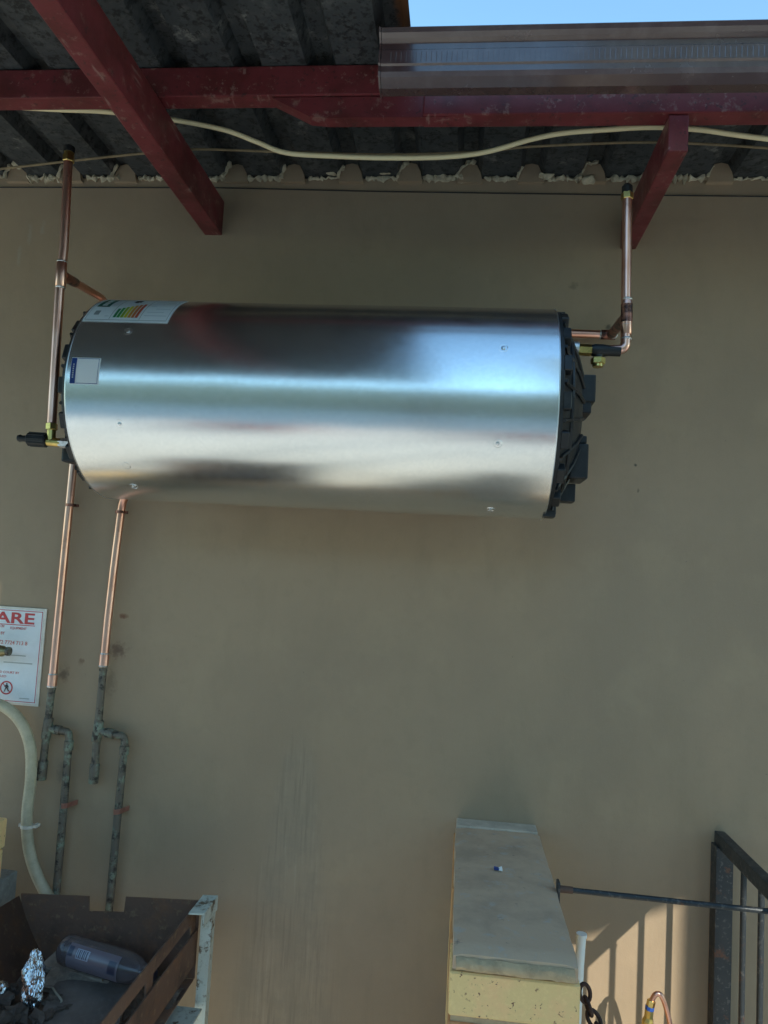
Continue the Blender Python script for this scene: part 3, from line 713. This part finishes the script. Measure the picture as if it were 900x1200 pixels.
# ------------------------------------------------------------------ brick pier
def brick_mesh(l, h_, d, bev=.004, m=None):
    bm = nb(); box(bm, (-l / 2, -d / 2, -h_ / 2), (l / 2, d / 2, h_ / 2))
    bmesh.ops.bevel(bm, geom=bm.edges[:], offset=bev, segments=1, affect='EDGES')
    me = bpy.data.meshes.new('brick'); bm.to_mesh(me); bm.free(); me.materials.append(m or BRICK); return me
BM = [brick_mesh(.222, .073, .106, .003 + .0015 * (k % 2), (BRICK, BRICK, BRICKO)[k]) for k in range(3)]
pa = P(534, 961, 0); pb_ = P(629.5, 967, 0)
PX0, PX1 = pa.x, pb_.x; pw = PX1 - PX0
po1 = -PZ(608, 1127, pa.z - .004).y               # how far the pier comes out from the wall
PT = (pa.z + pb_.z) / 2
pier = thing('brick_pier', 'low yellow face-brick pier with grey cement top against the wall', 'pier', ((PX0 + PX1) / 2, -po1 / 2, 0))
pi = pier.matrix_basis.inverted()
cz = PT - .034                                    # top of the brickwork
mx = (PX0 + PX1) / 2
obj('mortar_core', bx((mx - .1065, -.002, 0), (mx + .1065, -po1 + .006, cz)), PIERM, pier)
c_h = .0845; ncr = int(cz / c_h)
def brick(me, loc, rz, par=pier):
    o = bpy.data.objects.new('brick', me); o.parent = par; COL.objects.link(o)
    o.location = Vector(loc) - par.location; o.rotation_euler = (random.uniform(-.006, .006), random.uniform(-.006, .006), rz + random.uniform(-.008, .008)); return o
for c in range(ncr):
    z = cz - .001 - .0365 - c * c_h
    if c % 2 == 0:                                # a stretcher across the end, then stretchers along both sides
        y = -po1 + .053; brick(BM[0] if c == 0 else random.choice(BM), (mx, y, z), 0); y += .053 + .0115
        while y < -.11:
            for s in (-1, 1): brick(random.choice(BM), (mx + s * .0575, y + .111, z), math.pi / 2)
            y += .2335
    else:
        y = -po1
        while y < -.11:
            for s in (-1, 1): brick((BM[2] if s < 0 else BM[1]) if c == 1 else random.choice(BM), (mx + s * .0575, y + .111, z), math.pi / 2)
            y += .2335
# cement coping: one long screed with a paler strip against the wall
bm = nb(); NXc, NYc = 10, 34; top = []
for j in range(NYc + 1):
    y = -.062 - (po1 - .062 - .004) * j / NYc; row = []
    for i in range(NXc + 1):
        xx = PX0 + pw * i / NXc
        e = 1.0 if j == NYc else 0
        row.append(bm.verts.new((xx + (.0025 * noise.noise(V(y * 14, 3, i)) if i in (0, NXc) else 0), y, PT - .006 * e + .0018 * noise.noise(V(xx * 14, y * 14, 2)) - (.004 if i in (0, NXc) else 0))))
    top.append(row)
for a, b in zip(top, top[1:]):
    for i in range(NXc): bm.faces.new((a[i], a[i + 1], b[i + 1], b[i]))
bd = [v for v in top[0]] + [r[-1] for r in top[1:]] + top[-1][-2::-1] + [r[0] for r in top[-2:0:-1]]
lo = [bm.verts.new((v.co.x, v.co.y, cz + .0006 + .003 * noise.noise(v.co * 30))) for v in bd]
for i in range(len(bd)): bm.faces.new((bd[i], bd[(i + 1) % len(bd)], lo[(i + 1) % len(bd)], lo[i]))
bm.faces.new(lo)
obj('cement_top', bm, COPE, pier, smooth=True)
obj('cement_back_strip', bx((PX0 + .002, -.001, cz), (PX1 - .004, -.060, PT + .004)), COPE2, pier, bevel=.003)
bm = nb(); tube(bm, [V(PX0 + .006 + (pw - .012) * k / 20, -po1 + .006 + .002 * noise.noise(V(k, 0, 0)), cz + .012 + .002 * noise.noise(V(k * .6, 5, 0))) for k in range(21)], [.0125] * 21, 10)
subdiv_noise(bm, .002, 60); obj('cement_front_bead', bm, PIERM, pier, smooth=True)
sc = thing('paper_scrap', 'tiny blue and white scrap lying on the grey pier top', 'litter', PZ(583, 1019, PT))
q = PZ(583, 1019, PT + .002)
bm = bx(q + V(-.007, -.006, 0), q + V(.003, .006, .004)); subdiv_noise(bm, .003, 90); obj('blue_piece', bm, NAVY, sc)
bm = bx(q + V(.002, -.006, 0), q + V(.010, .004, .005)); subdiv_noise(bm, .003, 90); obj('white_piece', bm, STICK, sc)

# ------------------------------------------------------------------ railing and rod
pz0 = P(846, 987, .03)
rail = thing('iron_railing', 'black rusted iron railing with thin bars standing out from the wall', 'railing', (pz0.x, -.03, 0))
XR = pz0.x; ZT = pz0.z
obj('post', bx((XR - .021, -.012, 0), (XR + .021, -.054, ZT - .006)), IRON, rail, bevel=.002)
obj('handrail', bx((XR - .013, -.010, ZT - .012), (XR + .013, -1.9, ZT + .022)), IRON, rail, bevel=.003)
for k in range(17):
    o = .175 + k * .104
    obj('bar', tb([V(XR + .002, -o, .12), V(XR + .002, -o, ZT - .010)], .0068, 10), IRON, rail, smooth=True)
obj('bottom_rail', bx((XR - .012, -.055, .10), (XR + .014, -1.9, .125)), IRON, rail, bevel=.002)
obj('end_post', bx((XR - .021, -1.9, 0), (XR + .021, -1.942, ZT + .024)), IRON, rail, bevel=.002)
ro = .40
e0 = P(660, 1042, ro); e0.x = PX1 + .004; e1 = P(905, 1058, ro); e1.z = e0.z - .004
rod = thing('iron_rod', 'slim black rod joining the brick pier to the railing', 'rod', e0)
obj('rod_bar', tb([e0, e0.lerp(e1, .3), e0.lerp(e1, .62), V(XR + .02, e1.y, e1.z)], .0058, 10, .06), IRON, rod, smooth=True)
obj('wall_plate', bx((PX1 + .001, e0.y - .012, e0.z - .045), (PX1 + .007, e0.y + .012, e0.z + .016)), IRON, rod, bevel=.001, seg=1)
obj('rod_sleeve', tb([e0.lerp(e1, .0), e0.lerp(e1, .07)], .0072, 10), RUST, rod, smooth=True)

# white pipe end, chain, gas connection below the pier
q = P(685, 1100, .30)
pv = thing('white_pipe', 'short white plastic pipe end beside the brick pier', 'pipe', q - V(0, 0, .1))
obj('pipe_tube', tb([P(681.5, 1095, .26), P(679, 1130, .26), P(674, 1230, .26)], .0105, 14), PVC, pv, smooth=True)
obj('pipe_rim', tb([P(681.6, 1094, .26), P(681.4, 1098, .26)], .0120, 14), PVC, pv, smooth=True)
ch = thing('rusty_chain', 'rusty brown chain hanging at the side of the brick pier', 'chain', P(690, 1170, .45))
lp = smoothpath([P(684, 1156, .44), P(687, 1172, .44), P(693, 1190, .44), P(706, 1212, .45), P(716, 1240, .44), P(720, 1290, .43)], 4)
tot = 0; acc = [0.0]
for a, b in zip(lp, lp[1:]): acc.append(acc[-1] + (b - a).length)
def at_len(t):
    for i in range(len(lp) - 1):
        if acc[i + 1] >= t: return lp[i].lerp(lp[i + 1], (t - acc[i]) / max(1e-6, acc[i + 1] - acc[i]))
    return lp[-1]
i = 0
while (i + 1) * .026 < acc[-1]:
    a, b = at_len(i * .026), at_len((i + 1) * .026); d = (b - a).normalized(); e = d.orthogonal().normalized()
    e = Matrix.Rotation(.5 + (i % 2) * math.pi / 2, 3, d) @ e
    c = (a + b) / 2; pts = [c + d * .0180 * math.cos(t) + e * .0110 * math.sin(t) for t in [2 * math.pi * k / 18 for k in range(19)]]
    obj('link', tb(pts, .0042, 8), CHAIN, ch, smooth=True); i += 1
gs = thing('gas_connection', 'brass fitting with a looped copper pipe on the sunlit wall', 'pipe fitting', P(760, 1230, .11))
q = .13
obj('copper_loop', tb(smoothpath([P(763, 1178, q), P(764, 1172, q), P(768, 1165.5, q), P(773, 1165, q), P(777, 1171, q), P(781, 1183, q), P(785, 1200, q), P(788, 1225, q), P(789, 1290, q)], 6), .0060, 12), COP, gs, smooth=True)
obj('flare_nut', hexnut(P(763.5, 1172, q), P(761, 1184, q), .0098), BRASS, gs)
obj('blue_tag', tb([P(761.6, 1179, q), P(761, 1183, q)], .0105, 10), NAVY, gs)
obj('brass_body', tb([P(761, 1183, q), P(760, 1192, q), P(759, 1196, q), P(757, 1225, q)], [.0105, .0105, .0135, .0135], 8), BRASS, gs)
obj('wall_stub', tb([P(758, 1216, q), P(758, 1216, 0)], .009, 10), BRASS, gs)

# ------------------------------------------------------------------ yellow bricks on a block at the left edge
q = P(9, 958, .195)
bs = thing('brick_stack', 'two yellow bricks stacked on a grey concrete block beside the hose', 'bricks', (q.x - .111, -.25, 0))
for k in range(2): brick(BM[0], (q.x - .111 - .004 * k, -.247, q.z - .0365 - k * .079), 0, bs)
obj('concrete_block', bx((q.x - .30, -.36, 0), (q.x + .004, -.13, q.z - .155)), CBLOCK, bs, bevel=.005)

# ------------------------------------------------------------------ braai
bo = .20
c1 = P(235, 1052, bo); c0 = P(25, 1049.5, bo)
BZ = (c1.z + c0.z) / 2; BX0, BX1 = c0.x, c1.x; BD = .62; FL = BZ - .185
br_ = thing('fire_tray', 'rusted steel barbecue fire tray on a white-painted frame under the pipes', 'barbecue', ((BX0 + BX1) / 2, -bo - BD / 2, 0))
n0 = P(105, 1051, bo).x; n1 = P(148, 1051, bo).x; nz = P(126, 1068, bo).z
bm = nb(); prism(bm, [V(BX0, -bo, BZ), V(n0, -bo, BZ), V(n0 + .003, -bo, nz), V(n1 - .002, -bo, nz + .001), V(n1, -bo, BZ + .002), V(BX1, -bo, BZ), V(BX1, -bo, FL), V(BX0 + .03, -bo, FL)], V(0, -.003, 0))
obj('back_plate', bm, RUST, br_)
# right side: two strips with a slot between them, joined by straps
y0, y1 = -bo - .004, -bo - BD
obj('side_rim', bx((BX1 - .004, y0, BZ - .034), (BX1, y1, BZ)), RUST, br_, bevel=.0008, seg=1)
obj('side_strip', bx((BX1 - .004, y0, BZ - .150), (BX1, y1, BZ - .066)), RUST, br_, bevel=.0008, seg=1)
for k in range(3):
    yy = y0 - .004 - k * .26; obj('side_strap', bx((BX1 - .008, yy, BZ - .11), (BX1 - .0045, yy - .035, BZ - .01)), RUST, br_)
# left side: plate that curves in under the fire
bm = nb(); pr_ = [(BX0 - .004, BZ + .001), (BX0 + .014, BZ - .04), (BX0 + .034, BZ - .08), (BX0 + .058, BZ - .12), (BX0 + .088, BZ - .16), (BX0 + .14, FL)]
A_ = []
for j in range(9):
    t = j / 8; yy = -bo - .003 - (BD - .003) * t; A_.append([bm.verts.new((x - .05 * t, yy, z + .006 * math.sin(t * 3 + x))) for x, z in pr_])
for a, b in zip(A_, A_[1:]):
    for i in range(len(pr_) - 1): bm.faces.new((a[i], a[i + 1], b[i + 1], b[i]))
bmesh.ops.solidify(bm, geom=bm.faces[:], thickness=.003); obj('curved_side', bm, RUST, br_, smooth=True)
obj('floor_plate', bx((BX0 + .02, -bo - .004, FL - .003), (BX1 - .001, y1, FL)), RUST, br_)
obj('front_plate', bx((BX0 - .05, y1, FL), (BX1, y1 - .003, BZ - .05)), RUST, br_)
# frame: angle-iron rail and legs in chipped white paint
la = P(249, 1067, bo + .02)
LX = la.x
def angle(name, x, y, z0, z1, sy):
    bm = nb(); box(bm, (x - .027, y, z0), (x, y - sy * .004, z1)); box(bm, (x - .004, y - sy * .0042, z0), (x, y - sy * .027, z1)); return obj(name, bm, WPAINT, br_)
angle('leg', LX, -bo - .02, 0, la.z - .002, -1); angle('leg', LX, y1 - .02, 0, la.z - .002, 1)
angle('leg', BX0, -bo - .02, 0, FL - .005, 1); angle('leg', BX0, y1 - .02, 0, FL - .005, 1)
bm = nb(); box(bm, (BX1 + .001, -bo + .016, la.z), (LX + .001, -bo - .085, la.z + .004)); box(bm, (LX - .003, -bo + .016, la.z - .030), (LX + .001, -bo - .085, la.z - .0005))
obj('corner_cleat', bm, WPAINT, br_)
lz = P(190, 1198, bo + .10).z
bm = nb(); box(bm, (BX0, -bo - .03, lz), (LX - .006, y1 + .0, lz - .004)); obj('lower_shelf', bm, WPAINT, br_)

for ch_ in br_.children:                         # the tray hangs a little low at its left
    if ch_.name.split('.')[0] not in ('leg', 'lower_shelf'):
        for v in ch_.data.vertices: v.co.z += .062 * (v.co.x - .0)
# what lies in the tray
bm = nb(); N_ = 46; gr_ = []
for j in range(N_ + 1):
    row = []
    for i in range(N_ + 1):
        xx = BX0 + .07 + (BX1 - .008 - BX0 - .07) * i / N_; yy = -bo - .008 - (BD - .02) * j / N_
        z = FL + .014 + .018 * noise.noise(V(xx * 9, yy * 9, 1)) + .012 * noise.noise(V(xx * 30, yy * 30, 3)) + .006 * noise.noise(V(xx * 90, yy * 90, 3)) + .02 * max(0, .2 - i / N_)
        row.append(bm.verts.new((xx, yy, max(z, FL + .002))))
    gr_.append(row)
for a, b in zip(gr_, gr_[1:]):
    for i in range(N_): bm.faces.new((a[i], a[i + 1], b[i + 1], b[i]))
o = obj('ash', bm, ASH); tag(o, 'dark ash and crumbs covering the floor of the fire tray', 'ash', kind='stuff')
def lump(c, sz, seed, sub=2, amp=.25):
    bm = nb(); bmesh.ops.create_icosphere(bm, subdivisions=sub, radius=1)
    for v in bm.verts: v.co *= 1 + amp * noise.noise(v.co * 1.6 + V(seed, 0, 0)) + amp * .5 * noise.noise(v.co * 4 + V(0, seed, 0))
    bm.transform(Matrix.Translation(c) @ Matrix.Rotation(seed * 1.3, 4, 'Z') @ Matrix.Diagonal((*sz, 1))); return bm
for k, (x, y, s) in enumerate(((8, 1172, .03), (22, 1186, .035), (4, 1195, .03), (62, 1172, .022), (45, 1192, .028), (68, 1160, .016), (75, 1182, .016), (16, 1160, .02), (58, 1190, .02))):
    o = obj('charcoal_lump', lump(PZ(x, y, FL + .04), (s * .8, s * .55, s * .45), k * 1.7, 2, .9), CHAR)
    tag(o, 'lump of black charcoal in the ash around the crumpled foil', 'charcoal', 'charcoal lumps in the fire tray')
q = PZ(98, 1146, FL + .045)
def plank(nm, c, l, w_, t, rz, m, lab, cat, tilt=0.0, ry=0.0):
    bm = nb(); bmesh.ops.create_cube(bm, size=1); bmesh.ops.subdivide_edges(bm, edges=bm.edges[:], cuts=5, use_grid_fill=True)
    for v in bm.verts:
        v.co = V(v.co.x * l, v.co.y * w_ * (1 + .12 * noise.noise(v.co * 3)), v.co.z * t); v.co += noise.noise_vector(v.co * 30) * .004
    bm.transform(Matrix.Translation(c) @ Matrix.Rotation(rz, 4, 'Z') @ Matrix.Rotation(ry, 4, 'Y') @ Matrix.Rotation(tilt, 4, 'X'))
    return tag(obj(nm, bm, m), lab, cat)
plank('wood_plank', PZ(92, 1135, FL + .05), .17, .05, .018, -.18, WOOD, 'half-burnt grey-brown plank lying under the plastic bottle', 'wood', .15)
plank('wood_plank', PZ(92, 1151, FL + .04), .15, .055, .020, .05, WOOD, 'pale charred plank end in front of the bottle, over the slate', 'wood', .2)
plank('slate_slab', PZ(100, 1180, FL + .035), .17, .16, .014, .25, SLATE, 'flat sooty grey slab lying on the ash beside the side rim', 'slab', .1)
# bottle
b0 = PZ(76, 1111, FL + .105); b1 = PZ(166, 1141, FL + .085)
b0 = P(73, 1111, .30); b1 = P(178, 1143, .36)
ax = (b1 - b0); bl = ax.length; ax.normalize()
bt = thing('plastic_bottle', 'empty clear plastic bottle with a blue label lying in the fire tray', 'bottle', (b0 + b1) / 2)
br0 = .034
def along(f): return b0 + ax * bl * f
prf = [(0, .016), (.015, .025), (.05, .0325), (.10, .034), (.13, .0325), (.16, .034), (.30, .034), (.33, .0325), (.36, .0338), (.68, .0338), (.76, .0325), (.83, .028), (.89, .021), (.94, .0145), (1, .0130)]
obj('body', tb([along(f) for f, r in prf], [r for f, r in prf], 28), PET, bt, smooth=True)
obj('cap', tb([along(.975), along(.99), along(1.02), along(1.025)], [.0135, .0145, .0145, .013], 20), BLAB3, bt, smooth=True)
def bpatch(f0, f1, a0, a1, r, m, nm):
    upv = V(0, 0, 1); s1 = (upv - ax * upv.dot(ax)).normalized(); s2 = ax.cross(s1); bm = nb(); n = 14; rows = []
    for i in range(n + 1):
        a = a0 + (a1 - a0) * i / n; d = s1 * math.cos(a) + s2 * math.sin(a)
        rows.append([bm.verts.new(along(f0) + d * r), bm.verts.new(along(f1) + d * r)])
    for a, b in zip(rows, rows[1:]): bm.faces.new((a[0], a[1], b[1], b[0]))
    return obj(nm, bm, m, bt, smooth=True)
sgn = 1 if ax.cross((V(0, 0, 1) - ax * ax.z)).y < 0 else -1
bpatch(.16, .72, sgn * .5, sgn * 2.2, .0345, BLAB, 'label')
bpatch(.26, .40, sgn * .75, sgn * 1.35, .0349, BLAB2, 'label_panel')
for k in range(6): bpatch(.27 + k * .02, .277 + k * .02 + .004 * (k % 2), sgn * .80, sgn * 1.30, .0352, BLAB3, 'barcode_bar')
bpatch(.17, .22, sgn * .7, sgn * 1.3, .0349, BLAB3, 'label_print'); bpatch(.62, .70, sgn * .9, sgn * 1.7, .0349, BLAB3, 'label_print')
# foil
fc = P(40, 1148, .40)
bm = nb(); bmesh.ops.create_icosphere(bm, subdivisions=5, radius=1)
for v in bm.verts:
    p = v.co.copy(); f_ = noise.noise(p * 1.3) * .35
    for sc0, am in ((1.7, .34), (4.2, .17), (9.0, .07)):
        cell = noise.voronoi(p * sc0 + V(sc0, 3, 1))[0]; f_ += (cell[1] - cell[0]) * am - am * .4
    v.co = V(p.x * .027 * (1 - .25 * p.z) * (1 + f_), p.y * .022 * (1 + f_), p.z * .062 * (1 + .35 * f_))
bm.transform(Matrix.Translation(fc) @ Matrix.Rotation(-.15, 4, 'Y') @ Matrix.Rotation(-.35, 4, 'X'))
tag(obj('crumpled_foil', bm, FOIL), 'crumpled twist of silver foil standing among the charcoal', 'foil')
fc = P(0, 1160, .40)
bm = nb(); bmesh.ops.create_icosphere(bm, subdivisions=3, radius=1)
for v in bm.verts:
    p = v.co.copy(); cell = noise.voronoi(p * 2.2)[0]; v.co = p * .017 * (1 + (cell[1] - cell[0]) * .4)
bm.transform(Matrix.Translation(fc)); tag(obj('foil_ball', bm, FOIL), 'small ball of silver foil against the curved rusty side', 'foil')
for k, (x, y, rz) in enumerate(((118, 1143, .3), (126, 1146, -.4))):
    c = PZ(x, y, FL + .055); bm = nb(); bmesh.ops.create_grid(bm, x_segments=5, y_segments=3, size=1)
    for v in bm.verts: v.co = V(v.co.x * .014, v.co.y * .007 * (1 - .6 * abs(v.co.x)), .004 * math.sin(v.co.x * 2))
    bm.transform(Matrix.Translation(c) @ Matrix.Rotation(rz, 4, 'Z')); bmesh.ops.solidify(bm, geom=bm.faces[:], thickness=.0006)
    tag(obj('dry_leaf', bm, ORANGE), ('curled orange-brown dry leaf on the plank under the bottle', 'orange-brown dry leaf at the edge of the sooty slab')[k], 'leaf', 'dry leaves under the bottle')
bm = tb(smoothpath([PZ(62, 1158, FL + .05), PZ(66, 1164, FL + .05), PZ(72, 1172, FL + .045), PZ(71, 1176, FL + .04)], 5), .0025, 7)
tag(obj('bone_twig', bm, mat('pale_twig', (.30, .26, .2), .7)), 'thin pale twig beside the foil in the ash', 'twig')

# ------------------------------------------------------------------ the yard behind the camera (seen in the steel; an added blocker shades the wall)
yw = thing('yard_wall', 'cream plastered yard wall across the yard', 'wall', (0, -10, 0))
obj('wall_panel', bx((-14, -10, 0), (9, -10.22, 1.9)), CREAM, yw); obj('wall_capping', bx((-14, -9.97, 1.901), (9, -10.25, 1.96)), CREAM, yw)
hd = thing('hedge', 'tall clipped green hedge along the far side of the yard', 'hedge', (0, -9.2, 0))
bm = nb(); NHx, NHz = 90, 18; grid = []
for j in range(NHz + 1):
    row = []
    for i in range(NHx + 1):
        x = -14 + 23 * i / NHx; z = 3.8 * j / NHz; d = .28 * noise.noise(V(x * 1.1, z * 1.1, 0)) + .16 * noise.noise(V(x * 4, z * 4, 5)) + .08 * noise.noise(V(x * 11, z * 11, 8))
        row.append(bm.verts.new((x, -8.9 + d - .5 * max(0, z - 3.2), z + .15 * d)))
    grid.append(row)
back = [[bm.verts.new((v.co.x, -9.7, v.co.z)) for v in grid[0]], [bm.verts.new((v.co.x, -9.7, v.co.z)) for v in grid[-1]]]
rows = [back[0]] + grid + [back[1]]
for a, b in zip(rows, rows[1:]):
    for i in range(NHx): bm.faces.new((a[i], a[i + 1], b[i + 1], b[i]))
obj('foliage', bm, HEDGE, hd)
for k, (x, y) in enumerate(((-1.4, -3.25), (.46, -3.3))):
    cr = thing('red_crate', ('red plastic crate on the yard concrete beyond the roof post', 'red plastic crate on the open yard concrete beyond the added sun blocker')[k], 'crate', (x, y, 0), 'red crates in the yard')
    for a, b in (((-.32, -.20, .02), (-.31, .20, .20)), ((.31, -.20, .02), (.32, .20, .20)), ((-.309, -.20, .02), (.309, -.19, .20)), ((-.309, .19, .02), (.309, .20, .20)), ((-.32, -.20, .0), (.32, .20, .019))):
        obj('crate_side', bx(V(x, y, 0) + V(*a), V(x, y, 0) + V(*b)), CRATE, cr)
# unseen sun blocker, added; its raked lower edge shapes the wall's lit patch
SO = 2.6
def on_blocker(px, py):                            # where the sun ray to this wall pixel crosses the added blocker
    p = P(px, py, 0); return p + SUN * (SO / -SUN.y)
sc_ = thing('sun_blocker', 'added corrugated sun blocker on posts, out of view, shading the wall', 'added sun blocker', (2.5, -SO, 0))
e_r = on_blocker(803, 1075); e_a = on_blocker(800, 1057); e_b = on_blocker(695, 1097)
sl = (e_a.z - e_b.z) / (e_a.x - e_b.x); left = .45; gapx = PX1 - .02 + .67 * SO
print('SCREEN', e_r, e_a, e_b, sl)
xx = left
while xx < 5.0:
    x2 = xx + .076 * 3
    if xx < e_a.x < x2: x2 = e_a.x
    if xx < gapx < x2: x2 = gapx
    bm = nb(); pts = []
    n = 12
    for k in range(n + 1):
        u = xx + (x2 - xx) * k / n
        zb = 0.02 if u > e_a.x - 1e-4 and xx > e_a.x - 1e-4 else (max(e_a.z + sl * (u - e_a.x), e_b.z - .12) if xx > gapx - 1e-4 else 1.86)
        pts.append((u, -SO - .009 * math.sin(u / .076 * 2 * math.pi), zb))
    zt = 4.6
    rows = [[bm.verts.new((u, y, zb)) for u, y, zb in pts], [bm.verts.new((u, y, zt)) for u, y, zb in pts]]
    for k in range(n): bm.faces.new((rows[0][k], rows[0][k + 1], rows[1][k + 1], rows[1][k]))
    obj('blocker_sheet', bm, SCREEN, sc_, smooth=True); xx = x2
for x in (left + .03, e_a.x + .08, 4.9): obj('blocker_post', bx((x - .03, -SO - .02, 0), (x + .03, -SO - .08, 4.6)), IRON, sc_)
for z in (2.9, 4.5): obj('blocker_rail', bx((left, -SO - .0815, z), (5, -SO - .12, z + .05)), IRON, sc_)
